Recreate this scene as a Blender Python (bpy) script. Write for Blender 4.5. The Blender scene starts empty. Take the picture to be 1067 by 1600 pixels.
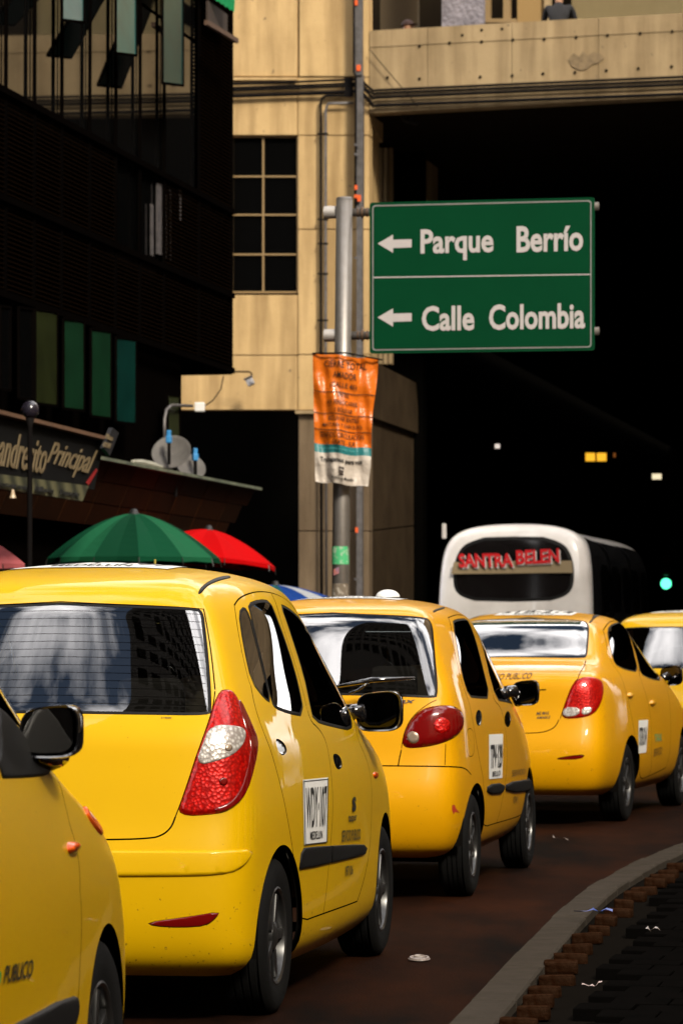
import bpy, bmesh, math, random
import numpy as np
from mathutils import Vector, Matrix, Euler
from mathutils.geometry import delaunay_2d_cdt
random.seed(7); rng = np.random.RandomState(7)
C = bpy.context.scene.collection
R = math.radians
# ---------------------------------------------------------------- camera, sky, sun, exposure
PW, PH, FPX, HOR, HC = 1067.0, 1600.0, 5400.0, 1000.0, 1.33
PITCH = math.atan((HOR - PH/2)/FPX)
cam_d = bpy.data.cameras.new('camera'); cam = bpy.data.objects.new('camera', cam_d); C.objects.link(cam)
cam_d.sensor_fit = 'HORIZONTAL'; cam_d.sensor_width = 36; cam_d.lens = 36*FPX/PW
cam.location = (0, 0, HC); cam.rotation_euler = (math.pi/2 + PITCH, 0, 0)
cam_d.clip_start = .5; cam_d.clip_end = 3000
cam_d.dof.use_dof = True; cam_d.dof.focus_distance = 13.0; cam_d.dof.aperture_fstop = 14
sc = bpy.context.scene; sc.camera = cam
SUN_EL, SUN_AZ = 36.0, 158.0            # azimuth clockwise from +Y: behind the camera, to the right
VA_L = 0.0
w = bpy.data.worlds.new('World'); sc.world = w; w.use_nodes = True
nt = w.node_tree; nt.nodes.clear()
_o = nt.nodes.new('ShaderNodeOutputWorld'); _b = nt.nodes.new('ShaderNodeBackground')
_s = nt.nodes.new('ShaderNodeTexSky'); _s.sky_type = 'NISHITA'; _s.sun_disc = False
_s.sun_elevation = R(SUN_EL); _s.sun_rotation = R(SUN_AZ); _s.air_density = 1.3; _s.dust_density = 1.5
_tc = nt.nodes.new('ShaderNodeTexCoord')
_n = nt.nodes.new('ShaderNodeTexNoise'); _n.inputs['Scale'].default_value = 3.6; _n.inputs['Detail'].default_value = 9; _n.inputs['Roughness'].default_value = .55
_map = nt.nodes.new('ShaderNodeMapping'); _map.inputs['Location'].default_value = (7.7, 4.4, 1.0)
_r = nt.nodes.new('ShaderNodeValToRGB'); _r.color_ramp.elements[0].position = .43; _r.color_ramp.elements[1].position = .60
_m = nt.nodes.new('ShaderNodeMix'); _m.data_type = 'RGBA'; _m.inputs['B'].default_value = (70, 67, 66, 1)
nt.links.new(_tc.outputs['Generated'], _map.inputs['Vector']); nt.links.new(_map.outputs[0], _n.inputs['Vector'])
nt.links.new(_n.outputs['Fac'], _r.inputs['Fac']); nt.links.new(_r.outputs['Color'], _m.inputs['Factor'])
nt.links.new(_s.outputs['Color'], _m.inputs['A']); nt.links.new(_m.outputs['Result'], _b.inputs['Color'])
nt.links.new(_b.outputs[0], _o.inputs[0]); _b.inputs['Strength'].default_value = .06
sun_d = bpy.data.lights.new('sun', 'SUN'); sun = bpy.data.objects.new('sun', sun_d); C.objects.link(sun)
sun_d.energy = 3.9; sun_d.angle = R(10); sun_d.color = (1, .90, .74)
_sd = Vector((math.sin(R(SUN_AZ))*math.cos(R(SUN_EL)), math.cos(R(SUN_AZ))*math.cos(R(SUN_EL)), math.sin(R(SUN_EL))))
sun.rotation_euler = _sd.to_track_quat('Z', 'Y').to_euler(); sun.location = (-10, -20, 30)
sc.view_settings.view_transform = 'Standard'; sc.view_settings.look = 'None'
sc.view_settings.exposure = 0.2; sc.view_settings.gamma = 1; sc.view_settings.use_curve_mapping = False
sc.cycles.max_bounces = 8; sc.cycles.transparent_max_bounces = 16
sc.cycles.sample_clamp_indirect = 4

# ---------------------------------------------------------------- helpers
_cp, _sp = math.cos(PITCH), math.sin(PITCH)
def ray(px, py):
    u = (px - PW/2)/FPX; v = (PH/2 - py)/FPX
    return Vector((u, _cp - v*_sp, _sp + v*_cp))
def at(px, py, Y):
    d = ray(px, py); k = Y/d.y
    return Vector((d.x*k, Y, HC + d.z*k))
def ground(px, py, z=0.0):
    d = ray(px, py); k = (z - HC)/d.z
    return Vector((d.x*k, d.y*k, z))
def proj(P):                      # world -> photo pixels (N,3) array
    x, y, z = P[..., 0], P[..., 1], P[..., 2] - HC
    f = y*_cp + z*_sp; up = -y*_sp + z*_cp
    return np.stack([PW/2 + FPX*x/f, PH/2 - FPX*up/f], -1)

def tag(o, label=None, cat=None, group=None, kind=None):
    for k, v in (('label', label), ('category', cat), ('group', group), ('kind', kind)):
        if v: o[k] = v
    return o
def thing(name, label, cat, loc=(0, 0, 0), rz=0, group=None):
    o = bpy.data.objects.new(name, None); C.objects.link(o); o.location = loc; o.rotation_euler = (0, 0, rz)
    o.empty_display_size = .1
    return tag(o, label, cat, group)
def link(name, me, mat=None, parent=None, smooth=False):
    o = bpy.data.objects.new(name, me); C.objects.link(o)
    if mat is not None and not me.materials:
        for m_ in (mat if isinstance(mat, (list, tuple)) else [mat]): me.materials.append(m_)
    if parent: o.parent = parent
    if smooth: me.polygons.foreach_set('use_smooth', [True]*len(me.polygons))
    return o
def obj(name, bm, mat, parent=None, smooth=False):
    me = bpy.data.meshes.new(name); bm.to_mesh(me); bm.free()
    return link(name, me, mat, parent, smooth)
def smooth_by_angle(o, deg=35):
    me = o.data; me.polygons.foreach_set('use_smooth', [True]*len(me.polygons))
    try: me.set_sharp_from_angle(angle=R(deg))
    except Exception: pass
    return o
def box(bm, c, s, rz=0, M=None, bev=0):
    c = Vector(c); mt = Matrix.Translation(c) @ Matrix.Rotation(rz, 4, 'Z') @ Matrix.Diagonal((s[0], s[1], s[2], 1))
    if M is not None: mt = M @ mt
    r = bmesh.ops.create_cube(bm, size=1, matrix=mt)
    if bev:
        es = list({e for v in r['verts'] for e in v.link_edges})
        bmesh.ops.bevel(bm, geom=es, offset=bev, segments=2, affect='EDGES', profile=.6)
    return bm
def nbox(name, c, s, mat, parent=None, rz=0, M=None, bev=0):
    return obj(name, box(bmesh.new(), c, s, rz, M, bev), mat, parent)
def tube(bm, pts, r, n=10, cap=True):
    pts = [Vector(p) for p in pts]; rs = r if isinstance(r, (list, tuple)) else [r]*len(pts)
    rings = []; prev = None
    for i, p in enumerate(pts):
        a = pts[max(i-1, 0)]; b = pts[min(i+1, len(pts)-1)]
        t = (b - a).normalized()
        if prev is None:
            up = Vector((0, 0, 1)) if abs(t.z) < .9 else Vector((1, 0, 0)); x = t.cross(up).normalized()
        else: x = (prev - t*prev.dot(t)).normalized()
        prev = x; y = t.cross(x)
        rings.append([bm.verts.new(p + (x*math.cos(2*math.pi*k/n) + y*math.sin(2*math.pi*k/n))*rs[i]) for k in range(n)])
    for A, B in zip(rings, rings[1:]):
        for k in range(n): bm.faces.new((A[k], A[(k+1) % n], B[(k+1) % n], B[k]))
    if cap: bm.faces.new(rings[0][::-1]); bm.faces.new(rings[-1])
    return bm
def lathe(bm, prof, M=None, n=32, a0=0, a1=2*math.pi):
    full = abs(a1 - a0 - 2*math.pi) < 1e-6; N = n if full else n + 1
    rings = []
    for k in range(N):
        a = a0 + (a1-a0)*k/n; ca, sa = math.cos(a), math.sin(a)
        rings.append([bm.verts.new((M @ Vector((r*ca, r*sa, z))) if M is not None else (r*ca, r*sa, z)) for r, z in prof])
    for k in range(n):
        A = rings[k]; B = rings[(k+1) % N]
        for j in range(len(prof)-1):
            try: bm.faces.new((A[j], B[j], B[j+1], A[j+1]))
            except ValueError: pass
    return bm
def prism(bm, pts, d):            # planar polygon of Vectors extruded along vector d
    d = Vector(d); a = [bm.verts.new(p) for p in pts]; b = [bm.verts.new(Vector(p)+d) for p in pts]
    bm.faces.new(a[::-1]); bm.faces.new(b); n = len(a)
    for i in range(n): bm.faces.new((a[i], a[(i+1) % n], b[(i+1) % n], b[i]))
    bmesh.ops.recalc_face_normals(bm, faces=bm.faces[:])
    return bm
def seg_box(bm, a, b, w, h, up=Vector((0, 0, 1))):   # bar from a to b
    a = Vector(a); b = Vector(b); t = (b-a).normalized(); x = t.cross(up).normalized(); y = x.cross(t)
    M = Matrix(((x.x, t.x, y.x, 0), (x.y, t.y, y.y, 0), (x.z, t.z, y.z, 0), (0, 0, 0, 1))); M.translation = (a+b)/2
    return box(bm, (0, 0, 0), (w, (b-a).length, h), 0, M)

_tx = {}
def text_geo(s, bold=0.0, shear=0.0, squash=1):      # (N,2) verts in 0..1 box, tris, aspect
    key = (s, bold, shear)
    if key in _tx: return _tx[key]
    cu = bpy.data.curves.new('t', 'FONT'); cu.body = s; cu.offset = bold; cu.shear = shear; cu.resolution_u = 3
    o = bpy.data.objects.new('t', cu); C.objects.link(o)
    dg = bpy.context.evaluated_depsgraph_get(); me = bpy.data.meshes.new_from_object(o.evaluated_get(dg))
    bm = bmesh.new(); bm.from_mesh(me); bmesh.ops.triangulate(bm, faces=bm.faces[:]); bmesh.ops.remove_doubles(bm, verts=bm.verts[:], dist=1e-5)
    for v_ in bm.verts: v_.co.z = 0
    v = np.array([v_.co[:2] for v_ in bm.verts]); bm.verts.index_update()
    f = []
    for q in bm.faces:
        ix = [a.index for a in q.verts]; p = v[ix]
        ar = (p[1,0]-p[0,0])*(p[2,1]-p[0,1]) - (p[2,0]-p[0,0])*(p[1,1]-p[0,1])
        f.append(ix if ar > 0 else ix[::-1])
    bm.free(); bpy.data.objects.remove(o); bpy.data.curves.remove(cu); bpy.data.meshes.remove(me)
    mn, mx = v.min(0), v.max(0); asp = (mx[0]-mn[0])/(mx[1]-mn[1]); v = (v-mn)/(mx-mn)
    _tx[key] = (v, f, asp); return _tx[key]
def text_on(name, s, mat, parent, O, X, Y, bold=.01, shear=0, depth=.002):
    """lettering as thin raised shapes: O lower left corner, X and Y the full width and height vectors"""
    v, f, _ = text_geo(s, bold, shear); O = Vector(O); X = Vector(X); Y = Vector(Y); n = X.cross(Y).normalized()
    bm = bmesh.new(); vs = [bm.verts.new(O + X*a + Y*b) for a, b in v]
    for q in f:
        try: bm.faces.new([vs[i] for i in q])
        except ValueError: pass
    if depth:
        r = bmesh.ops.extrude_face_region(bm, geom=bm.faces[:])
        bmesh.ops.translate(bm, vec=n*depth, verts=[e for e in r['geom'] if isinstance(e, bmesh.types.BMVert)])
    return obj(name, bm, mat, parent)

# ---------------------------------------------------------------- materials
MATS = {}
def mat(name, col, rough=.6, metal=0, coat=0, spec=.5, bump=None, noise=None, trans=None, emit=None, tint=None):
    """noise=(scale, strength, colour2) mottles the colour; bump=(scale,strength)"""
    m = bpy.data.materials.new(name); m.use_nodes = True; t = m.node_tree; p = t.nodes['Principled BSDF']
    p.inputs['Base Color'].default_value = (*col, 1); p.inputs['Roughness'].default_value = rough
    p.inputs['Metallic'].default_value = metal; p.inputs['Coat Weight'].default_value = coat; p.inputs['Coat Roughness'].default_value = .03
    p.inputs['Specular IOR Level'].default_value = spec
    tc = t.nodes.new('ShaderNodeTexCoord')
    if noise:
        n = t.nodes.new('ShaderNodeTexNoise'); n.inputs['Scale'].default_value = noise[0]; n.inputs['Detail'].default_value = 8; n.inputs['Roughness'].default_value = .65
        t.links.new(tc.outputs['Object'], n.inputs['Vector'])
        r = t.nodes.new('ShaderNodeValToRGB'); r.color_ramp.elements[0].position = noise[3] if len(noise) > 3 else .35; r.color_ramp.elements[1].position = noise[4] if len(noise) > 4 else .65
        mx = t.nodes.new('ShaderNodeMix'); mx.data_type = 'RGBA'; mx.inputs['A'].default_value = (*col, 1); mx.inputs['B'].default_value = (*noise[2], 1)
        mu = t.nodes.new('ShaderNodeMath'); mu.operation = 'MULTIPLY'; mu.inputs[1].default_value = noise[1]
        t.links.new(n.outputs['Fac'], r.inputs['Fac']); t.links.new(r.outputs['Color'], mu.inputs[0]); t.links.new(mu.outputs[0], mx.inputs['Factor'])
        t.links.new(mx.outputs['Result'], p.inputs['Base Color'])
    if bump:
        n2 = t.nodes.new('ShaderNodeTexNoise'); n2.inputs['Scale'].default_value = bump[0]; n2.inputs['Detail'].default_value = 6
        t.links.new(tc.outputs['Object'], n2.inputs['Vector'])
        b = t.nodes.new('ShaderNodeBump'); b.inputs['Strength'].default_value = bump[1]; b.inputs['Distance'].default_value = bump[2] if len(bump) > 2 else .02
        t.links.new(n2.outputs['Fac'], b.inputs['Height']); t.links.new(b.outputs[0], p.inputs['Normal'])
    if emit: p.inputs['Emission Color'].default_value = (*emit[0], 1); p.inputs['Emission Strength'].default_value = emit[1]
    MATS[name] = m; return m
def glass_mat(name, tint=(.75, .8, .78), refl=1.0, rough=0.0):
    m = bpy.data.materials.new(name); m.use_nodes = True; t = m.node_tree; t.nodes.clear()
    o = t.nodes.new('ShaderNodeOutputMaterial'); tr = t.nodes.new('ShaderNodeBsdfTransparent'); tr.inputs[0].default_value = (*tint, 1)
    g = t.nodes.new('ShaderNodeBsdfGlossy'); g.inputs['Roughness'].default_value = rough; g.inputs[0].default_value = (1, 1, 1, 1)
    fr = t.nodes.new('ShaderNodeFresnel'); fr.inputs[0].default_value = 1.52
    mu = t.nodes.new('ShaderNodeMath'); mu.operation = 'MULTIPLY'; mu.inputs[1].default_value = 3.0*refl; mu.use_clamp = True
    mx = t.nodes.new('ShaderNodeMixShader')
    t.links.new(fr.outputs[0], mu.inputs[0]); t.links.new(mu.outputs[0], mx.inputs[0]); t.links.new(tr.outputs[0], mx.inputs[1]); t.links.new(g.outputs[0], mx.inputs[2])
    t.links.new(mx.outputs[0], o.inputs[0]); MATS[name] = m; return m

def paint_mat(name, col, col2):
    m = mat(name, col, .42, 0, .55, .15)
    t = m.node_tree; p = t.nodes['Principled BSDF']; tc = t.nodes.new('ShaderNodeTexCoord')
    n = t.nodes.new('ShaderNodeTexNoise'); n.inputs['Scale'].default_value = 1.7; n.inputs['Detail'].default_value = 5
    n.inputs['Distortion'].default_value = .4
    t.links.new(tc.outputs['Object'], n.inputs['Vector'])
    mx = t.nodes.new('ShaderNodeMix'); mx.data_type = 'RGBA'; mx.inputs['A'].default_value = (*col, 1); mx.inputs['B'].default_value = (*col2, 1)
    t.links.new(n.outputs['Fac'], mx.inputs['Factor'])
    # fine road dirt specks low on the body
    n3 = t.nodes.new('ShaderNodeTexNoise'); n3.inputs['Scale'].default_value = 60; n3.inputs['Detail'].default_value = 4
    t.links.new(tc.outputs['Object'], n3.inputs['Vector'])
    sp = t.nodes.new('ShaderNodeSeparateXYZ'); t.links.new(tc.outputs['Object'], sp.inputs[0])
    mr = t.nodes.new('ShaderNodeMapRange'); mr.inputs['From Min'].default_value = .62; mr.inputs['From Max'].default_value = .2; mr.inputs['To Min'].default_value = 0; mr.inputs['To Max'].default_value = .075
    t.links.new(sp.outputs['Z'], mr.inputs['Value'])
    ad = t.nodes.new('ShaderNodeMath'); ad.operation = 'ADD'; t.links.new(n3.outputs['Fac'], ad.inputs[0]); t.links.new(mr.outputs[0], ad.inputs[1])
    rp = t.nodes.new('ShaderNodeValToRGB'); rp.color_ramp.elements[0].position = .72; rp.color_ramp.elements[1].position = .8
    t.links.new(ad.outputs[0], rp.inputs['Fac'])
    m2 = t.nodes.new('ShaderNodeMix'); m2.data_type = 'RGBA'; m2.inputs['B'].default_value = (.07, .04, .015, 1)
    t.links.new(mx.outputs['Result'], m2.inputs['A']); t.links.new(rp.outputs['Color'], m2.inputs['Factor'])
    t.links.new(m2.outputs['Result'], p.inputs['Base Color'])
    # very slight orange peel and panel waviness
    nb = t.nodes.new('ShaderNodeTexNoise'); nb.inputs['Scale'].default_value = 5; nb.inputs['Detail'].default_value = 2
    t.links.new(tc.outputs['Object'], nb.inputs['Vector'])
    b = t.nodes.new('ShaderNodeBump'); b.inputs['Strength'].default_value = .25; b.inputs['Distance'].default_value = .006
    t.links.new(nb.outputs['Fac'], b.inputs['Height']); t.links.new(b.outputs[0], p.inputs['Normal']); t.links.new(b.outputs[0], p.inputs['Coat Normal'])
    return m
def lamp_mat(name, col, col2, scale=26):
    m = bpy.data.materials.new(name); m.use_nodes = True; t = m.node_tree; p = t.nodes['Principled BSDF']
    tc = t.nodes.new('ShaderNodeTexCoord'); v = t.nodes.new('ShaderNodeTexVoronoi'); v.inputs['Scale'].default_value = scale
    t.links.new(tc.outputs['Object'], v.inputs['Vector'])
    r = t.nodes.new('ShaderNodeValToRGB'); r.color_ramp.elements[0].position = .15; r.color_ramp.elements[1].position = .6
    r.color_ramp.elements[0].color = (*col2, 1); r.color_ramp.elements[1].color = (*col, 1)
    t.links.new(v.outputs['Distance'], r.inputs['Fac']); t.links.new(r.outputs['Color'], p.inputs['Base Color'])
    b = t.nodes.new('ShaderNodeBump'); b.inputs['Strength'].default_value = .28; b.inputs['Distance'].default_value = .005
    t.links.new(v.outputs['Distance'], b.inputs['Height']); t.links.new(b.outputs[0], p.inputs['Normal'])
    p.inputs['Roughness'].default_value = .3; p.inputs['Metallic'].default_value = .35
    p.inputs['Coat Weight'].default_value = .45; p.inputs['Coat Roughness'].default_value = .02; p.inputs['Specular IOR Level'].default_value = .25
    MATS[name] = m; return m
# ---------------------------------------------------------------- car body surface: a cubic B-spline net of rings
def _basis(x):
    return np.stack([(1-x)**3, 3*x**3-6*x**2+4, -3*x**3+3*x**2+3*x+1, x**3], -1)/6
class Shell:
    """half body: s runs rear centre -> right side -> front centre, t runs sill -> roof centre line"""
    SIDE = (0, .1, .22, .36, .5, .64, .78, .9, 1)
    def __init__(self, rows, loc, yaw, rear_bow=.03, plan=(.05, .07)):
        self.loc = Vector(loc); self.yaw = yaw
        net = []
        for r in rows:
            yr, zr, w_, zs, yf, zf = r[:6]; rc = r[6] if len(r) > 6 else .2; k = 1.0; tp = r[7] if len(r) > 7 else plan[0]
            bow = rear_bow*min(1, w_/.6)*k; fc = .3 if w_ > .6 else .2
            rc = min(rc, w_*.9); fc = min(fc, w_*.9)
            wr = w_*(1-tp); wf = w_*(1-plan[1])
            pts = [(0, yr, zr), (.4*(wr-rc), yr+.12*bow, zr), (.8*(wr-rc)+.0, yr+.6*bow, zr), (wr-rc*.55, yr+bow+.06*rc, zr*.9+zs*.1),
                   (wr-rc*.12, yr+bow+.32*rc, zr*.75+zs*.25)]
            ys0 = yr+bow+rc; ys1 = yf-fc-.04
            for i, g in enumerate(self.SIDE):
                ww = w_*(1 - tp*max(0, 1-g/.45)**2 - plan[1]*max(0, (g-.5)/.5)**2)
                a = min(1, .5+g*2.2); b = min(1, max(0, (g-.7)/.3))*.5
                z = zr*(1-a)+zs*a; z = z*(1-b)+zf*b
                pts.append((ww, ys0*(1-g)+ys1*g, z))
            pts += [(wf-fc*.12, yf-.68*fc-.02, zs*.3+zf*.7), (wf-fc*.6, yf-.12*fc-.02, zf), (.4*(wf-fc), yf-.01, zf), (0, yf, zf)]
            net.append(pts)
        P = np.array(net, float); self.net = P
        self.nr, self.nc = P.shape[:2]
        mir = P * np.array([-1, 1, 1])
        P = np.concatenate([mir[:, 1:2], P, mir[:, -2:-1]], 1)
        bot = 2*P[:1]-P[1:2]; top = P[-2:-1]*np.array([-1, 1, 1])
        self.P = np.concatenate([bot, P, top], 0)
        ns, nt_ = 261, 201
        S, T = np.meshgrid(np.linspace(0, self.nc-1, ns), np.linspace(0, self.nr-1, nt_), indexing='ij')
        self.gs, self.gt = S.ravel(), T.ravel()
        self.gp = self.ev(self.gs, self.gt); self.gn = self.nrm(self.gs, self.gt)
        W_ = self.world(self.gp); self.gpx = proj(W_)
        cw = W_ - np.array([0, 0, HC]); self.facing = (self.rotw(self.gn)*cw).sum(-1) < 0
    def ev(self, s, t):
        s = np.clip(np.asarray(s, float), 0, self.nc-1); t = np.clip(np.asarray(t, float), 0, self.nr-1)
        i = np.minimum(s.astype(int), self.nc-2); j = np.minimum(t.astype(int), self.nr-2)
        bs = _basis(s-i); bt = _basis(t-j); out = 0
        for a in range(4):
            for b in range(4): out = out + (bs[..., a]*bt[..., b])[..., None]*self.P[j+b, i+a]
        return out
    def jac(self, s, t, e=1e-3):
        s = np.clip(np.asarray(s, float), 0, self.nc-1); t = np.clip(np.asarray(t, float), 0, self.nr-1)
        s0 = np.clip(s-e, 0, self.nc-1); s1 = np.clip(s+e, 0, self.nc-1); t0 = np.clip(t-e, 0, self.nr-1); t1 = np.clip(t+e, 0, self.nr-1)
        return (self.ev(s1, t)-self.ev(s0, t))/(s1-s0)[..., None], (self.ev(s, t1)-self.ev(s, t0))/(t1-t0)[..., None]
    def nrm(self, s, t):
        a, b = self.jac(s, t); n = np.cross(a, b); l = np.linalg.norm(n, axis=-1, keepdims=True)
        bad = l[..., 0] < .002*1
        n = n/np.maximum(l, 1e-9)
        n[bad] = (0, 0, 1); return n
    def rotw(self, v):
        c, s = math.cos(-self.yaw), math.sin(-self.yaw)
        return np.stack([v[..., 0]*c - v[..., 1]*s, v[..., 0]*s + v[..., 1]*c, v[..., 2]], -1)
    def world(self, p): return self.rotw(p) + np.array(self.loc)
    def _solve(self, tgt, fn, mask):
        """tgt (N,2) -> (s,t) on the surface whose projection fn is closest"""
        g = fn(self.gp); out = []
        idx = np.nonzero(mask)[0]; gg = g[idx]
        for p in tgt:
            k = idx[np.argmin(((gg-p)**2).sum(-1))]; s, t = self.gs[k], self.gt[k]
            for _ in range(8):
                q = fn(self.ev(s, t)); e = 1e-3
                ss = s+e if s < self.nc-1-e else s-e; tt = t+e if t < self.nr-1-e else t-e
                J = np.stack([(fn(self.ev(ss, t))-q)/(ss-s), (fn(self.ev(s, tt))-q)/(tt-t)], -1)
                try: d = np.linalg.lstsq(J.T@J+1e-4*np.trace(J.T@J)*np.eye(2), J.T@(p-q), rcond=None)[0]
                except Exception: break
                d = np.clip(d, -.25, .25); s = float(np.clip(s+d[0], 0, self.nc-1)); t = float(np.clip(t+d[1], 0, self.nr-1))
            out.append((s, t))
        return np.array(out)
    def px(self, pts):
        """photo pixels -> (s,t); an entry ('C', py) lies on the rear centre line"""
        fn = lambda P: proj(self.world(P)); out = np.zeros((len(pts), 2))
        col = np.linspace(0, self.nr-1, 900); cy = fn(self.ev(np.zeros(900), col))[:, 1]
        norm = [i for i, p in enumerate(pts) if p[0] != 'C']
        if norm: out[norm] = self._solve(np.array([pts[i] for i in norm], float), fn, self.facing)
        for i, p in enumerate(pts):
            if p[0] == 'C': out[i] = (0, col[np.argmin(abs(cy-p[1]))])
        return out
    def side(self, pts):
        return self._solve(np.array(pts, float), lambda P: P[..., 1:3], self.gn[:, 0] > .3)
    def rear(self, pts):
        return self._solve(np.array(pts, float), lambda P: P[..., [0, 2]], self.gn[:, 1] < -.15)
    def front(self, pts):
        return self._solve(np.array(pts, float), lambda P: P[..., [0, 2]], self.gn[:, 1] > .15)
    def top(self, pts):
        return self._solve(np.array(pts, float), lambda P: P[..., :2], self.gn[:, 2] > .5)
    def top_any(self, pts):
        return self._solve_mir(pts)
    def _solve_mir(self, pts):
        return np.array(pts, float)
    def lateral(self, st, d, closed):
        """offset a polyline on the surface by d metres to its left"""
        p = self.ev(st[:, 0], st[:, 1]); n = self.nrm(st[:, 0], st[:, 1])
        if closed: tg = np.roll(p, -1, 0)-np.roll(p, 1, 0)
        else: tg = np.gradient(p, axis=0)
        tg /= np.maximum(np.linalg.norm(tg, axis=1, keepdims=True), 1e-9)
        lat = np.cross(n, tg)*d; a, b = self.jac(st[:, 0], st[:, 1]); out = st.copy()
        for i in range(len(st)):
            J = np.stack([a[i], b[i]], -1); out[i] += np.linalg.lstsq(J, lat[i], rcond=None)[0]
        out[:, 0] = np.clip(out[:, 0], -.5, self.nc-1); out[:, 1] = np.clip(out[:, 1], 0, self.nr-1)
        return out

SX, SY = .30, .16
def chaikin(p, n=2, closed=True):
    p = np.asarray(p, float)
    for _ in range(n):
        if closed:
            q = np.roll(p, -1, 0); p = np.stack([.75*p+.25*q, .25*p+.75*q], 1).reshape(-1, p.shape[1])
        else:
            a, b = p[:-1], p[1:]; m = np.stack([.75*a+.25*b, .25*a+.75*b], 1).reshape(-1, p.shape[1])
            p = np.concatenate([p[:1], m[1:-1], p[-1:]], 0)
    return p
def dense(p, closed=True, step=.045):
    out = []; n = len(p)
    for i in range(n if closed else n-1):
        a = p[i]; b = p[(i+1) % n]; L = math.hypot((b[0]-a[0])*SX, (b[1]-a[1])*SY); k = max(1, int(L/step))
        for j in range(k): out.append(a+(b-a)*j/k)
    if not closed: out.append(p[-1])
    return np.array(out)
def inside(poly, q):
    x, y = q[:, 0], q[:, 1]; r = np.zeros(len(q), bool); n = len(poly)
    for i in range(n):
        x0, y0 = poly[i]; x1, y1 = poly[(i+1) % n]
        if y0 == y1: continue
        c = ((y0 > y) != (y1 > y)) & (x < (x1-x0)*(y-y0)/(y1-y0)+x0); r ^= c
    return r
def cdt(points, loops):
    """points (N,2) + loops [(pts, closed)] in (s,t) -> verts (M,2), tris"""
    vs = [tuple(p) for p in points]; es = []
    for lp, closed in loops:
        b = len(vs); vs += [tuple(p) for p in lp]; n = len(lp)
        es += [(b+i, b+(i+1) % n) for i in range(n if closed else n-1)]
    V = [Vector((a*SX, b*SY)) for a, b in vs]
    ov, oe, of, *_ = delaunay_2d_cdt(V, es, [], 0, 1e-5)
    v = np.array([(a.x/SX, a.y/SY) for a in ov]); f = np.array(of)
    return v, f
def mk(name, co, tris, nr, mt, parent, both=None):
    """mesh with given vertex normals; both='merge' adds the mirror image to it, both='copy' makes a mirrored twin object"""
    used = np.unique(tris); mp = -np.ones(len(co), int); mp[used] = np.arange(len(used)); co = co[used]; nr = nr[used]; tris = mp[tris]
    def one(co, nr, tris, nm):
        me = bpy.data.meshes.new(nm); me.from_pydata(co.tolist(), [], tris.tolist()); me.polygons.foreach_set('use_smooth', [True]*len(tris))
        me.update()
        try: me.normals_split_custom_set_from_vertices(nr.tolist())
        except Exception: pass
        return link(nm, me, mt, parent)
    fl = np.array([-1, 1, 1])
    if both == 'merge':
        return [one(np.concatenate([co, co*fl]), np.concatenate([nr, nr*fl]), np.concatenate([tris, tris[:, ::-1]+len(co)]), name)]
    r = [one(co, nr, tris, name)]
    if both == 'copy': r.append(one(co*fl, nr*fl, tris[:, ::-1], name))
    return r
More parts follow.
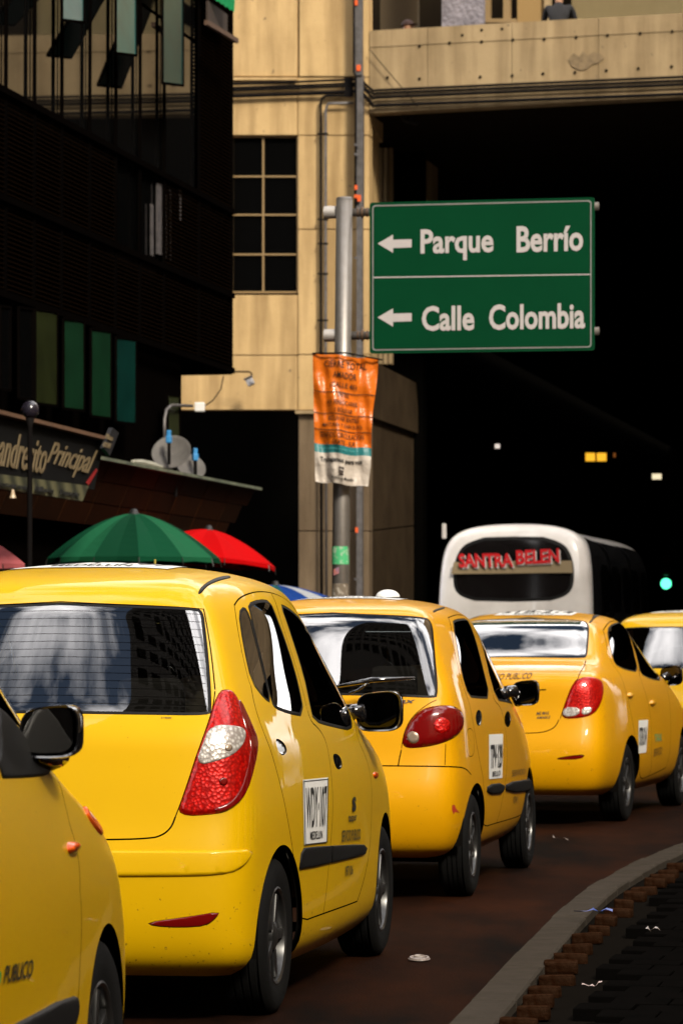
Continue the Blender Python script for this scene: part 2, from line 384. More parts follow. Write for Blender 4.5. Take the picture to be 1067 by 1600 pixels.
class Body:
    def __init__(self, sh, root):
        self.sh, self.root = sh, root; self.holes = []; self.gaps = []; self.glasses = []
    def outline(self, pts, space='px', smooth=2, closed=True):
        sh = self.sh; st = getattr(sh, space)(pts) if space != 'st' else np.array(pts, float)
        cen = [i for i, p in enumerate(pts) if p[0] == 'C']
        if closed and len(cen) == 2:      # runs from centre line to centre line: extend past it, round only the rest
            k = cen[0]; st = np.roll(st, -k, 0); order = [pts[(i+k) % len(pts)] for i in range(len(pts))]
            if order[1][0] == 'C': st = np.roll(st, -1, 0)
            o = chaikin(st, smooth, False); return dense(np.concatenate([[[-.4, o[0, 1]]], o, [[-.4, o[-1, 1]]]]))
        if closed: return dense(chaikin(st, smooth, True))
        return dense(chaikin(st, smooth, False), False)
    def hole(self, o): self.holes.append(o)
    def gap(self, pts, width=.005, space='px', smooth=2, closed=False):
        o = self.outline(pts, space, smooth, closed)
        self.gaps.append((self.sh.lateral(o, width/2, closed), self.sh.lateral(o, -width/2, closed), closed)); return o
    def circle(self, y, z, r, n=64):
        a = np.linspace(0, 2*math.pi, n, endpoint=False)
        return np.stack([y+r*np.cos(a), z+r*np.sin(a)], -1)
    def patch(self, name, o, mt, h=.004, bev=.01, base=-.004, both='copy', step=.03, inner=None, parent=None, holes=(), wave=None):
        """a panel cut along outline o, standing h proud of the body with rolled edges"""
        sh = self.sh; ctr = o.mean(0); p3 = sh.ev(o[:, 0], o[:, 1])
        loops = [(o, True)]; ins = []
        area = 0.5*np.sum(o[:, 0]*np.roll(o[:, 1], -1)-np.roll(o[:, 0], -1)*o[:, 1]); sg = 1 if area > 0 else -1
        if bev:
            for k in (.35, 1.0): ins.append(sh.lateral(o, sg*bev*k, True)); loops.append((ins[-1], True))
        mn, mx = o.min(0), o.max(0); ga = np.arange(mn[0], mx[0], step/SX*1.0); gb = np.arange(mn[1], mx[1], step/SY*1.0)
        G = np.stack(np.meshgrid(ga, gb), -1).reshape(-1, 2); G = G[inside(o, G)] if len(G) else G
        if not both == 'copy' and len(G): G = G[G[:, 0] > .02]
        if both == 'merge': loops.append((np.stack([np.zeros(30), np.linspace(mn[1], mx[1], 30)], -1), False))
        loops += [(hh, True) for hh in holes]
        v, f = cdt(G, loops); c = v[f].mean(1); keep = inside(o, c)
        if both == 'merge': keep &= c[:, 0] > 0
        for hh in holes: keep &= ~inside(hh, c)
        f = f[keep]
        co = sh.ev(v[:, 0], v[:, 1]); nr = sh.nrm(v[:, 0], v[:, 1])
        # distance to the outline
        use = np.unique(f); D = np.full(len(v), 0.)
        q = np.where(o[:, 0] >= (0.001 if both == 'merge' else -9))[0]
        A = p3; B = np.roll(p3, -1, 0); ok = np.ones(len(A), bool)
        if both == 'merge': ok = (o[:, 0] > -.01) & (np.roll(o[:, 0], -1) > -.01)
        A, B = A[ok], B[ok]; AB = B-A; L2 = (AB**2).sum(-1)+1e-12
        for i in use:
            w_ = co[i]-A; tt = np.clip((w_*AB).sum(-1)/L2, 0, 1); D[i] = np.sqrt((((w_-tt[:, None]*AB))**2).sum(-1).min())
        if bev:
            x = np.clip(D/bev, 0, 1); H = base+(h-base)*np.sqrt(np.clip(1-(1-x)**2, 0, 1))
        else: H = np.full(len(v), h)
        if wave is not None: H = H+wave(co, D)
        co2 = co+nr*H[:, None]
        if bev or wave is not None:      # recompute normals on the displaced patch
            n2 = np.zeros_like(co2); e = np.cross(co2[f[:, 1]]-co2[f[:, 0]], co2[f[:, 2]]-co2[f[:, 0]])
            sgn = np.sign((e*nr[f[:, 0]]).sum(-1)); 
            for k in range(3): np.add.at(n2, f[:, k], e*sgn[:, None])
            n2 /= np.maximum(np.linalg.norm(n2, axis=1, keepdims=True), 1e-12); n2[np.abs(n2).sum(1) < .1] = (0, 0, 1)
            if both == 'merge': z = v[:, 0] < 1e-6; n2[z, 0] = 0
            nr = n2
        if len(f) == 0: print('EMPTY PATCH', name); return []
        e = np.cross(co2[f[:, 1]]-co2[f[:, 0]], co2[f[:, 2]]-co2[f[:, 0]]); flip = (e*nr[f[:, 0]]).sum(-1) < 0
        f = f.copy(); f[flip] = f[flip][:, ::-1]
        return mk(name, co2, f, nr, mt, parent or self.root, None if both == 'none' else ('merge' if both == 'front' else both))
    def windscreen(self, pts, mt, seal):
        sh = self.sh; st = sh.front(pts); m_ = sh.nc-1
        o = dense(np.concatenate([[[m_, st[0, 1]]], chaikin(st[1:-1], 2, False), [[m_, st[-1, 1]]]]))
        self.hole(np.concatenate([[[m_+.4, o[0, 1]]], o, [[m_+.4, o[-1, 1]]]]))
        self.patch('windscreen', o, mt, -.001, 0, both='front')
    def glass(self, name, o, mt, seal, frame=.018, both='copy', tname='window_seal', h=0.0):
        sg = 1 if 0.5*np.sum(o[:, 0]*np.roll(o[:, 1], -1)-np.roll(o[:, 0], -1)*o[:, 1]) > 0 else -1
        inn = self.sh.lateral(o, sg*frame, True)
        if both == 'merge': m_ = o[:, 0] <= 0; inn[m_, 0] = o[m_, 0]
        g = self.patch(name, inn, mt, h-.001, 0, both=both)
        self.patch(tname, o, seal, h+.0, .003, -.008, both=both, holes=[inn]); self.hole(o); self.glasses.append(inn)
        return inn, g
    def strip(self, name, pts, width, mt, off=.002, both='merge', space='px'):
        st = getattr(self.sh, space)(pts) if space != 'st' else np.array(pts, float); st = dense(st, False, .03)
        a = self.sh.lateral(st, width/2, False); b = self.sh.lateral(st, -width/2, False); v = np.concatenate([a, b]); v[:, 0] = np.maximum(v[:, 0], 0); n = len(a)
        co = self.sh.ev(v[:, 0], v[:, 1]); nr = self.sh.nrm(v[:, 0], v[:, 1]); f = []
        for i in range(n-1): f += [(i, i+1, n+i+1), (i, n+i+1, n+i)]
        return mk(name, co+nr*off, np.array(f), nr, mt, self.root, both)
    def build(self, paint, lining, seeds, ds=.085, dt=.12):
        """seeds: list of (name, (s,t) or None, 'merge'/'copy')"""
        sh = self.sh; S = np.arange(ds/2, sh.nc-1, ds); T = np.arange(dt/2, sh.nr-1, dt)
        G = np.stack(np.meshgrid(S, T), -1).reshape(-1, 2)
        border = np.concatenate([[(0, t) for t in np.arange(0, sh.nr-1, dt)], [(s, sh.nr-1) for s in np.arange(0, sh.nc-1, ds)],
                                 [(sh.nc-1, t) for t in np.arange(sh.nr-1, 0, -dt)], [(s, 0) for s in np.arange(sh.nc-1, 0, -ds)]])
        loops = [(border, True)] + [(h, True) for h in self.holes]; rib = []
        for a, b, closed in self.gaps:
            if closed: loops += [(a, True), (b, True)]; rib.append(('c', a, b))
            else:
                lp = np.concatenate([a, b[::-1]]); loops.append((lp, True)); rib.append(('o', lp, None))
        v, f = cdt(G, loops); c = v[f].mean(1)
        keep = (c[:, 0] > 0) & (c[:, 0] < sh.nc-1) & (c[:, 1] > 0) & (c[:, 1] < sh.nr-1)
        for h in self.holes: keep &= ~inside(h, c)
        gapm = np.zeros(len(f), bool)
        for kind, a, b in rib:
            gapm |= (inside(a, c) ^ inside(b, c)) if kind == 'c' else inside(a, c)
        co = sh.ev(v[:, 0], v[:, 1]); nr = sh.nrm(v[:, 0], v[:, 1])
        e = np.cross(co[f[:, 1]]-co[f[:, 0]], co[f[:, 2]]-co[f[:, 0]]); flip = (e*nr[f].sum(1)).sum(-1) < 0
        f[flip] = f[flip][:, ::-1]
        zero = (np.linalg.norm(e, axis=1) < 1e-10)
        fl = f[keep & ~zero]; mk('interior_lining', co-nr*.022, fl[:, ::-1], -nr, lining, self.root, 'merge')
        fo = f[keep & ~gapm & ~zero]; cc = v[fo].mean(1)
        # connected panels
        par = np.arange(len(v))
        def find(a):
            while par[a] != a: par[a] = par[par[a]]; a = par[a]
            return a
        for t_ in fo:
            a = find(t_[0])
            for k in (1, 2):
                b = find(t_[k])
                if a != b: par[b] = a
        comp = np.array([find(t_[0]) for t_ in fo]); left = np.ones(len(fo), bool)
        for name, seed, both in seeds:
            if seed is None: continue
            d = ((cc[:, 0]-seed[0])*SX)**2+((cc[:, 1]-seed[1])*SY)**2; d[~left] = 1e9
            k = comp[np.argmin(d)]; m_ = (comp == k) & left
            if not m_.any(): print('seed lost', name); continue
            left &= ~m_; mk(name, co, fo[m_], nr, paint, self.root, both); print('  panel', name, m_.sum())
        if left.any(): print('  rest', left.sum()); mk('body_shell', co, fo[left], nr, paint, self.root, 'merge')
    def onto(self, p, space):
        if space == 'top_any':           # roof: both halves
            q = p.copy(); q[:, 0] = abs(q[:, 0]); st = self.sh.top(q); co = self.sh.ev(st[:, 0], st[:, 1]); nr = self.sh.nrm(st[:, 0], st[:, 1])
            co[:, :2] = q; sg = np.where(p[:, 0] < 0, -1, 1); co[:, 0] *= sg; nr[:, 0] *= sg; return co, nr
        st = getattr(self.sh, space)(p); return self.sh.ev(st[:, 0], st[:, 1]), self.sh.nrm(st[:, 0], st[:, 1])
    def text(self, name, s, quad, mt, bold=.01, shear=0, off=.004, space='px', both='none', parent=None):
        """lettering laid on the body; quad = four corners (lower left, lower right, upper right, upper left)"""
        v, f, _ = text_geo(s, bold, shear); q = np.array(quad, float)
        p = (1-v[:, :1])*(1-v[:, 1:])*q[0]+v[:, :1]*(1-v[:, 1:])*q[1]+v[:, :1]*v[:, 1:]*q[2]+(1-v[:, :1])*v[:, 1:]*q[3]
        co, nr = self.onto(p, space)
        return mk(name, co+nr*off, np.array(f), nr, mt, parent or self.root, None)
    def quad(self, name, pts, mt, off=.003, space='px', n=8, parent=None):
        q = np.array(pts, float); g = np.linspace(0, 1, n); U, V_ = np.meshgrid(g, g); v = np.stack([U.ravel(), V_.ravel()], -1)
        p = (1-v[:, :1])*(1-v[:, 1:])*q[0]+v[:, :1]*(1-v[:, 1:])*q[1]+v[:, :1]*v[:, 1:]*q[2]+(1-v[:, :1])*v[:, 1:]*q[3]
        co, nr = self.onto(p, space)
        f = []
        for j in range(n-1):
            for i in range(n-1):
                a = j*n+i; f += [(a, a+1, a+n+1), (a, a+n+1, a+n)]
        return mk(name, co+nr*off, np.array(f), nr, mt, parent or self.root, None)
# ---------------------------------------------------------------- materials for vehicles
YEL = paint_mat('yellow_paint', (.60, .358, .0004), (.56, .325, .0004))
YEL2 = paint_mat('amber_paint', (.62, .30, .0004), (.57, .265, .0004))
GLASS = glass_mat('car_glass', (.80, .84, .82)); DARKGLASS = glass_mat('tinted_glass', (.25, .27, .26), 1.2); REARGLASS = glass_mat('rear_glass', (.78, .82, .80), 1.55); SIDEGLASS = glass_mat('side_glass', (.80, .84, .82), .55)
RUB = mat('black_rubber', (.006, .006, .006), .5, spec=.15); PLAST = mat('black_plastic', (.007, .007, .007), .55, spec=.1, bump=(300, .2, .001))
GLOSSB = mat('gloss_black', (.006, .006, .007), .12, coat=1)
LINING = mat('dark_trim', (.005, .0045, .004), .9, spec=0); SEAT = mat('seat_fabric', (.015, .013, .012), .9, spec=.05)
TAN = mat('tan_seat_cover', (.42, .33, .22), .8); TYRE = mat('tyre_rubber', (.006, .006, .006), .85, spec=.08, bump=(120, .3, .004))
ALU = mat('wheel_alloy', (.07, .07, .07), .3, .8); CHROME = mat('mirror_glass', (.05, .05, .055), .03, 1)
WHITE = mat('white_print', (.72, .72, .70), .45); BLACK = mat('black_print', (.01, .01, .01), .5)
RED = lamp_mat('red_lens', (.30, .0015, .001), (.60, .006, .003), 80); CLEAR = lamp_mat('clear_lens', (.30, .27, .25), (.62, .60, .57), 70)
DRED = mat('dark_red_lens', (.13, .002, .002), .15, coat=.6, spec=.3); AMBER = mat('amber_lens', (.65, .085, .004), .2, coat=.5, spec=.2)
HEAT = mat('heating_wire', (.10, .02, .008), .6)
BULB = mat('bulb_socket', (.25, .19, .14), .3, .5)

def wheel(parent, y, x, r=.28, w_=.165, rim=.175, spokes=5, side=1):
    """tyre with tread grooves, dished rim with spokes"""
    M = Matrix.Translation((x, y, r)) @ Matrix.Rotation(side*math.pi/2, 4, 'Y')
    bm = bmesh.new(); h = w_/2
    prof = [(rim, -h), (rim+.02, -h), (r-.03, -h-.004), (r-.008, -h+.008), (r, -h+.02)]
    for k in range(4):
        z0 = -h+.025+k*(w_-.05)/4; z1 = z0+(w_-.05)/4-.008; prof += [(r, z0), (r, z1), (r-.007, z1+.001), (r-.007, z1+.007)]
    prof += [(r, h-.02), (r-.008, h-.008), (r-.03, h+.004), (rim+.02, h), (rim, h-.004), (rim-.012, h-.02), (rim-.012, -h)]
    lathe(bm, prof, M, 48); bmesh.ops.recalc_face_normals(bm, faces=bm.faces[:]); t = obj('tyre', bm, TYRE, parent); smooth_by_angle(t, 40)
    bm = bmesh.new(); lathe(bm, [(rim, h-.004), (rim-.006, h-.002), (rim-.014, h-.008), (rim-.02, h-.03), (rim-.025, h-.07), (.0001, h-.075)], M, 40)
    for k in range(spokes):
        a = 2*math.pi*k/spokes+.3
        Mk = M @ Matrix.Rotation(a, 4, 'Z'); box(bm, ((rim-.015)*.5, 0, h-.022), ((rim-.03), .035, .018), 0, Mk, .005)
    lathe(bm, [(.055, h-.05), (.05, h-.012), (.03, h-.006), (.0001, h-.006)], M, 20)
    bmesh.ops.recalc_face_normals(bm, faces=bm.faces[:]); o = obj('wheel_rim', bm, ALU, parent); smooth_by_angle(o, 30)
def well(parent, y, x, r, depth=.32, side=1):
    M = Matrix.Translation((x, y, r*.86)) @ Matrix.Rotation(side*math.pi/2, 4, 'Y')
    bm = bmesh.new(); lathe(bm, [(r*1.02, 0), (r*1.02, -depth), (.001, -depth)], M, 32); bmesh.ops.delete(bm, geom=[v_ for v_ in bm.verts if v_.co.z < .22], context='VERTS'); obj('wheel_arch_liner', bm, LINING, parent)
def side_mirror(parent, c, size, glass=CHROME, yaw=0, side=1, foot=None):
    """rounded housing seen from behind with its glass; c centre, size (w, depth, h)"""
    M = Matrix.Translation(c) @ Matrix.Rotation(yaw, 4, 'Z'); bm = bmesh.new(); w_, d, h = size
    n = 28; rings = []
    def outl(k, sc_, y):
        a = 2*math.pi*k/n; ca, sa = math.cos(a), math.sin(a); e = .55
        x = math.copysign(abs(ca)**e, ca)*w_/2*sc_; z = math.copysign(abs(sa)**e, sa)*h/2*sc_
        x *= 1; z += .10*h*(-x*side/w_)*1.2*(1 if z > 0 else .2)*-1
        return (x, y, z)
    for sc_, y in ((.90, -d*.46), (.97, -d*.5), (1, -d*.38), (1, 0), (.93, d*.25), (.75, d*.42), (.4, d*.5), (.01, d*.52)):
        rings.append([bm.verts.new(M @ Vector(outl(k, sc_, y))) for k in range(n)])
    for A, B in zip(rings, rings[1:]):
        for k in range(n): bm.faces.new((A[k], A[(k+1) % n], B[(k+1) % n], B[k]))
    bmesh.ops.recalc_face_normals(bm, faces=bm.faces[:]); hsg = obj('wing_mirror', bm, GLOSSB, parent); smooth_by_angle(hsg, 50)
    bm = bmesh.new(); vs = [bm.verts.new(M @ (Vector(outl(k, .84, -d*.475))+Vector((-side*w_*.03, 0, h*.03)))) for k in range(n)]; bm.faces.new(vs); bmesh.ops.recalc_face_normals(bm, faces=bm.faces[:])
    obj('mirror_glass', bm, glass, hsg)
    if foot:
        bm = bmesh.new(); tube(bm, [M @ Vector((-side*w_*.3, 0, -h*.36)), Vector(foot)+Vector((side*.03, 0, .02)), Vector(foot)-Vector((side*.04, 0, 0))], [.03, .034, .045], 12); o = obj('mirror_arm', bm, GLOSSB, hsg, True)
def interior(parent, w_, yfs, yrs, zfl=.20, tan=False, mirror_y=None, top=1.3, pendant=True):
    """front seats at yfs, rear bench at yrs"""
    bm = bmesh.new(); box(bm, (0, (yfs+yrs)/2+.15, zfl), (w_*1.6, 1.5, .03)); obj('floor_pan', bm, LINING, parent)
    def seat(name, x, y, ww, mt):
        bm = bmesh.new(); box(bm, (x, y+.25, zfl+.2), (ww, .5, .18), bev=.05)
        M = Matrix.Translation((x, y, zfl+.25)) @ Matrix.Rotation(R(14), 4, 'X'); box(bm, (0, 0, .28), (ww, .13, .58), 0, M, .05)
        for k in ((0,) if ww < .7 else (-.32, .32)):
            box(bm, (k, .0, .68), (.24, .1, .17), 0, M, .04)
            for q in (-.05, .05): box(bm, (k+q, 0, .59), (.012, .012, .1), 0, M)
        o = obj(name, bm, mt, parent); smooth_by_angle(o, 40)
    seat('front_seat', .36, yfs, .46, TAN if tan else SEAT); seat('front_seat', -.36, yfs, .46, SEAT); seat('rear_seat', 0, yrs, w_*1.6, SEAT)
    bm = bmesh.new(); box(bm, (0, yfs+1.0, zfl+.52), (w_*1.75, .36, .22), bev=.06); obj('dashboard', bm, LINING, parent)
    bm = bmesh.new(); M = Matrix.Translation((-.36, yfs+.72, zfl+.55)) @ Matrix.Rotation(R(65), 4, 'X')
    lathe(bm, [(.175+.012*math.cos(a), .012*math.sin(a)) for a in np.linspace(0, 2*math.pi, 9)], M, 28); box(bm, (0, 0, 0), (.33, .03, .015), 0, M); obj('steering_wheel', bm, GLOSSB, parent)
    if mirror_y:
        bm = bmesh.new(); box(bm, (0.02, mirror_y, top), (.27, .03, .075), bev=.01)
        o = obj('rear_view_mirror', bm, GLOSSB, parent)
        if pendant:
            bm = bmesh.new(); tube(bm, [(.02, mirror_y, top-.03), (.02, mirror_y, top-.14)], .003, 6); M = Matrix.Translation((.02, mirror_y, top-.165)) @ Matrix.Rotation(R(90), 4, 'X')
            lathe(bm, [(.001, -.012), (.03, -.008), (.03, .008), (.001, .012)], M, 16); obj('hanging_pendant', bm, BLACK, o)
    for xx in (-w_*.5, w_*.5): pass

# ================================================================= taxi 1: the yellow hatchback in the middle
rows_i = [  # yr, zr, w, zs, yf, zf, rear corner, rear taper
 (.14, .17, .72, .15, 3.4, .16, .20), (.05, .215, .79, .21, 3.52, .22, .20), (.01, .33, .80, .33, 3.55, .36, .25), (.0, .46, .80, .46, 3.56, .5, .25),
 (.0, .58, .80, .58, 3.53, .62, .25), (.03, .68, .80, .70, 3.45, .76, .24), (.05, .80, .79, .82, 3.28, .86, .22), (.075, .93, .775, .93, 3.0, .94, .2),
 (.085, .985, .765, .98, 2.9, .97, .19, .05), (.118, 1.05, .75, 1.04, 2.78, 1.02, .18, .06), (.172, 1.13, .73, 1.14, 2.62, 1.12, .17, .08), (.28, 1.29, .69, 1.27, 2.42, 1.26, .16, .10), (.355, 1.40, .655, 1.39, 2.24, 1.38, .16, .12),
 (.388, 1.45, .635, 1.45, 2.15, 1.44, .16, .13), (.43, 1.505, .595, 1.51, 2.06, 1.5, .16, .13), (.50, 1.545, .54, 1.555, 1.98, 1.53, .16, .13), (.64, 1.575, .40, 1.59, 1.85, 1.57, .15, .1), (.85, 1.60, .2, 1.61, 1.7, 1.59, .1), (1.0, 1.62, 0, 1.62, 1.5, 1.61, .05)]
def hatch_common(B, wb0, wb1, wr, rarch):
    for y in (wb0, wb1):
        B.hole(B.outline(B.circle(y, wr*.95, rarch), 'side', 0))
def make_taxi1():
    root = thing('taxi', 'big glossy yellow hatchback taxi numbered WDY-107 with tall red and clear tail lamp', 'taxi', (-1.07, 11.9, 0), -R(10), 'taxis queuing along the street')
    sh = Shell(rows_i, (-1.07, 11.9, 0), R(10)); B = Body(sh, root)
    hatch_common(B, .56, 2.9, .28, .335)
    rw = B.outline([('C', 941), (160, 944), (300, 949), (318, 954), (323, 1000), (331, 1108), (328, 1119), (200, 1117), ('C', 1115)], smooth=2)
    B.glass('rear_window', rw, REARGLASS, RUB, .012, 'merge')
    for i in range(13):
        y = 957+i*12; B.strip('heating_line', [('C', y-3), (150, y-2), (240, y), (314+i*.8, y+3)], .0012, HEAT, .0005)
    lamp = B.outline([(336, 1080), (360, 1076), (371, 1092), (386, 1125), (399, 1155), (398, 1179), (388, 1222), (378, 1250), (358, 1267), (339, 1273), (274, 1277), (287, 1242), (303, 1195), (321, 1136)], smooth=2)
    B.hole(lamp); B.patch('tail_lamp', lamp, RED, .010, .018)
    rim = B.outline([(372, 1094), (386, 1125), (399, 1156), (398, 1180), (388, 1222), (377, 1248), (358, 1265), (339, 1271), (334, 1264), (356, 1256), (370, 1240), (379, 1217), (387, 1182), (388, 1160), (377, 1130), (368, 1100)], smooth=1); B.patch('lamp_rim', rim, DRED, .0135, .005, .009)
    rv = B.outline([(327, 1134), (366, 1136), (380, 1141), (380, 1159), (366, 1179), (339, 1191), (305, 1198), (316, 1165)])
    B.patch('reversing_lamp', rv, CLEAR, .014, .006, .008)
    for cx, cy, rr in ((355, 1170, 6.5), (348, 1222, 7)):
        B.patch('lamp_bulb', B.outline([(cx+rr*math.cos(a), cy+rr*math.sin(a)) for a in np.linspace(0, 6.28, 12, endpoint=False)]), BULB if cy < 1200 else DRED, .017, .006, .009)
    # tailgate outline
    B.gap([(318, 951), (336, 1078)], .005); B.gap([(274, 1277), (268, 1293), (255, 1305), (236, 1311), (150, 1313), ('C', 1313)], .006)
    B.gap([(318, 952), (250, 947), (150, 943), ('C', 940)], .004)
    B.gap([(274, 1277), (287, 1242), (303, 1195), (321, 1136), (336, 1080)], .004)
    # roof ditch
    for k in (1,): dr = B.outline([(313, 929), (322, 917), (340, 908), (362, 903), (356, 899), (334, 903), (314, 915), (308, 928)]); B.hole(dr); B.patch('roof_strip', dr, RUB, .003, .006)
    # side glass
    qg = B.outline([(372, 957), (381, 946), (391, 962), (400, 1000), (413, 1050), (424, 1100), (414, 1094), (392, 1065), (380, 1012)], smooth=1)
    rg = B.outline([(386, 943), (404, 936), (421, 938), (433, 966), (446, 1000), (460, 1044), (476, 1121), (450, 1116), (430, 1108), (424, 1098), (412, 1048), (400, 1000), (391, 962)], smooth=1)
    fg = B.outline([(436, 943), (448, 948), (470, 968), (500, 1012), (524, 1056), (540, 1096), (549, 1124), (549, 1143), (520, 1137), (490, 1128), (482, 1095), (474, 1056), (458, 1004)], smooth=1)
    B.glass('quarter_window', qg, SIDEGLASS, RUB, .012); B.glass('door_window', rg, SIDEGLASS, RUB, .014); B.glass('door_window', fg, SIDEGLASS, RUB, .014)
    B.windscreen([(0, 1.47), (.45, 1.46), (.54, 1.40), (.64, 1.12), (.62, 1.06), (0, 1.05)], GLASS, RUB)
    # door gaps
    B.gap([(392, 1072), (398, 1104), (412, 1145), (428, 1190), (440, 1235), (449, 1280), (457, 1325), (463, 1370), (465, 1443), (505, 1428), (558, 1409)], .006)
    B.gap([(366, 946), (372, 936), (384, 929), (402, 924), (424, 926), (446, 936), (470, 955), (500, 1000), (528, 1046), (548, 1090), (556, 1120), (556, 1150), (576, 1196), (580, 1260), (577, 1340), (558, 1409)], .006)
    B.gap([(424, 928), (437, 965), (452, 1010), (468, 1060), (483, 1125), (500, 1140), (512, 1165), (518, 1224), (516, 1324), (505, 1428)], .006)
    B.gap([(366, 946), (370, 975), (378, 1020), (388, 1062), (392, 1072)], .004)
    B.gap([(393, 1327), (380, 1335), (440, 1324)], .004) if 0 else None
    # handles
    for q in ([(430, 1152), (444, 1160), (450, 1176), (440, 1183), (433, 1170)], [(520, 1177), (531, 1180), (536, 1199), (527, 1205), (521, 1190)]):
        o = B.outline(q); B.hole(o); B.patch('door_handle', o, GLOSSB, -.004, .008, 0)
    # bumper ledge, reflectors, rub strips
    led = B.outline([('C', 1329), (200, 1329), (330, 1329), (396, 1326), (388, 1345), (372, 1361), (340, 1369), (250, 1371), ('C', 1371)], smooth=1)
    B.patch('bumper_ledge', led, YEL, .011, .012, -.002, 'merge')
    rf = B.outline([(228, 1442), (285, 1434), (344, 1424), (338, 1436), (322, 1448), (285, 1451), (240, 1449)], smooth=1); B.hole(rf); B.patch('rear_reflector', rf, DRED, .003, .006, -.006)
    for q in ([(467, 1359), (470, 1334), (475, 1325), (495, 1323), (515, 1322), (515, 1349), (490, 1355)], [(516, 1322), (550, 1320), (567, 1320), (571, 1325), (572, 1334), (550, 1341), (516, 1349)]):
        B.patch('rub_strip', B.outline(q, smooth=0), PLAST, .009, .005, -.001)
    rp = B.outline([(582, 1206), (589, 1206), (590, 1217), (584, 1218)]); B.patch('side_repeater', rp, AMBER, .008, .01)
    S = sh.px([(150, 1200), (250, 1480), (440, 1250), (540, 1250), (360, 1010), (600, 1240), (150, 905)])
    B.build(YEL, LINING, [('tailgate', S[0], 'merge'), ('rear_door', S[2], 'copy'), ('front_door', S[3], 'copy'), ('body_shell', S[4], 'merge')])
    # number plates painted on the door and the roof
    pl = B.quad('number_panel', [(474, 1321), (510, 1317), (512, 1215), (472, 1219)], WHITE)[0]
    B.text('plate_lettering', 'WDY·107', [(477, 1295), (508, 1292), (509, 1228), (476, 1231)], BLACK, .012, off=.005, parent=pl)
    B.text('plate_lettering', 'MEDELLIN', [(483, 1313), (502, 1310), (502, 1298), (483, 1300)], BLACK, .01, off=.005, parent=pl)
    for a, b in (((473.5, 1221), (511, 1217.5)), ((475, 1319.5), (509.5, 1315.5))):
        B.quad('plate_border', [(a[0], a[1]+1.2), (b[0], b[1]+1.2), b, a], BLACK, .0045, n=4, parent=pl)
    for a, b in (((473, 1219.5), (475, 1320)), ((510.5, 1216), (508.8, 1317))):
        B.quad('plate_border', [b, (b[0]+1, b[1]), (a[0]+1, a[1]), a], BLACK, .0045, n=6, parent=pl)
    B.text('door_lettering', 'tasper', [(543, 1289), (556, 1286), (556, 1272), (543, 1274)], BLACK, .02)
    B.text('door_lettering', 'S', [(549, 1269), (555, 1268), (555, 1245), (549, 1246)], BLACK, .05)
    B.text('door_lettering', 'SERVICIO PUBLICO', [(532, 1317), (562, 1312), (562, 1295), (533, 1298)], BLACK, .02)
    B.text('door_lettering', '197106', [(538, 1370), (550, 1367), (550, 1352), (538, 1354)], BLACK, .02)
    B.text('tailgate_lettering', 'ı~ııoı', [(252, 1124), (268, 1124), (268, 1121.5), (252, 1121.5)], BLACK, .02)
    roof_plate(B, 'WDY-107', .8, 1.2, .3)
    for y in (.60, 2.9):
        for sd in (1, -1): wheel(root, y, sd*.67, .275, side=sd); well(root, y, sd*.74, .335, side=sd)
    mirrors(root, sh, (595, 1112), 14.2, (.19, .12, .165), (2.42, 1.02))
    interior(root, .72, 1.45, .62, tan=True, mirror_y=2.02, top=1.36)
    bm = bmesh.new(); M = Matrix.Translation((.60, 1.0, 1.10)) @ Matrix.Rotation(R(6), 4, 'Z') @ Matrix.Rotation(R(12), 4, 'X'); box(bm, (0, 0, 0), (.004, .34, .30), 0, M); obj('cardboard_notice', bm, TAN, root)
    bm = bmesh.new(); box(bm, (.004, .05, -.05), (.004, .09, .15), 0, M); nt_ = obj('notice_sheet', bm, WHITE, root)
    for i in range(6): nbox('printed_line', (.0075, .05, .0-i*.022), (.001, .07, .010), BLACK, nt_, M=M)
    bm = bmesh.new(); M = Matrix.Translation((.60, .25, 1.065)); lathe(bm, [(.04*math.cos(a), .035*math.sin(a)) for a in np.linspace(0, math.pi/2, 7)], M, 20); obj('white_cap', bm, WHITE, root, True)
    return root, sh, B
def roof_plate(B, txt, y0, y1, hw):
    pl = B.quad('roof_number_panel', [(-hw, y0), (hw, y0), (hw, y1), (-hw, y1)], WHITE, .004, 'top_any')[0]
    B.text('roof_lettering', txt, [(-hw*.9, y0+(y1-y0)*.32), (hw*.9, y0+(y1-y0)*.32), (hw*.9, y1-.04), (-hw*.9, y1-.04)], BLACK, .02, off=.006, space='top_any', parent=pl)
    B.text('roof_lettering', 'MEDELLIN', [(-hw*.5, y0+.03), (hw*.5, y0+.03), (hw*.5, y0+(y1-y0)*.24), (-hw*.5, y0+(y1-y0)*.24)], BLACK, .01, off=.006, space='top_any', parent=pl)
    return pl
def to_local(root_loc, yaw, P):
    d = Vector(P)-Vector(root_loc); c, s = math.cos(yaw), math.sin(yaw)
    return Vector((d.x*c - d.y*s, d.x*s + d.y*c, d.z))
def mirrors(root, sh, pxy, Y, size, foot, both=True, yaw=0, glass=CHROME):
    c = to_local(sh.loc, sh.yaw, at(pxy[0], pxy[1], Y)); st = sh.side([foot])[0]; f = sh.ev(*st)
    side_mirror(root, c, size, glass, foot=(f[0], f[1], f[2]), side=1, yaw=yaw)
    if both: side_mirror(root, (-c.x, c.y, c.z), size, foot=(-f[0], f[1], f[2]), side=-1, yaw=-yaw)

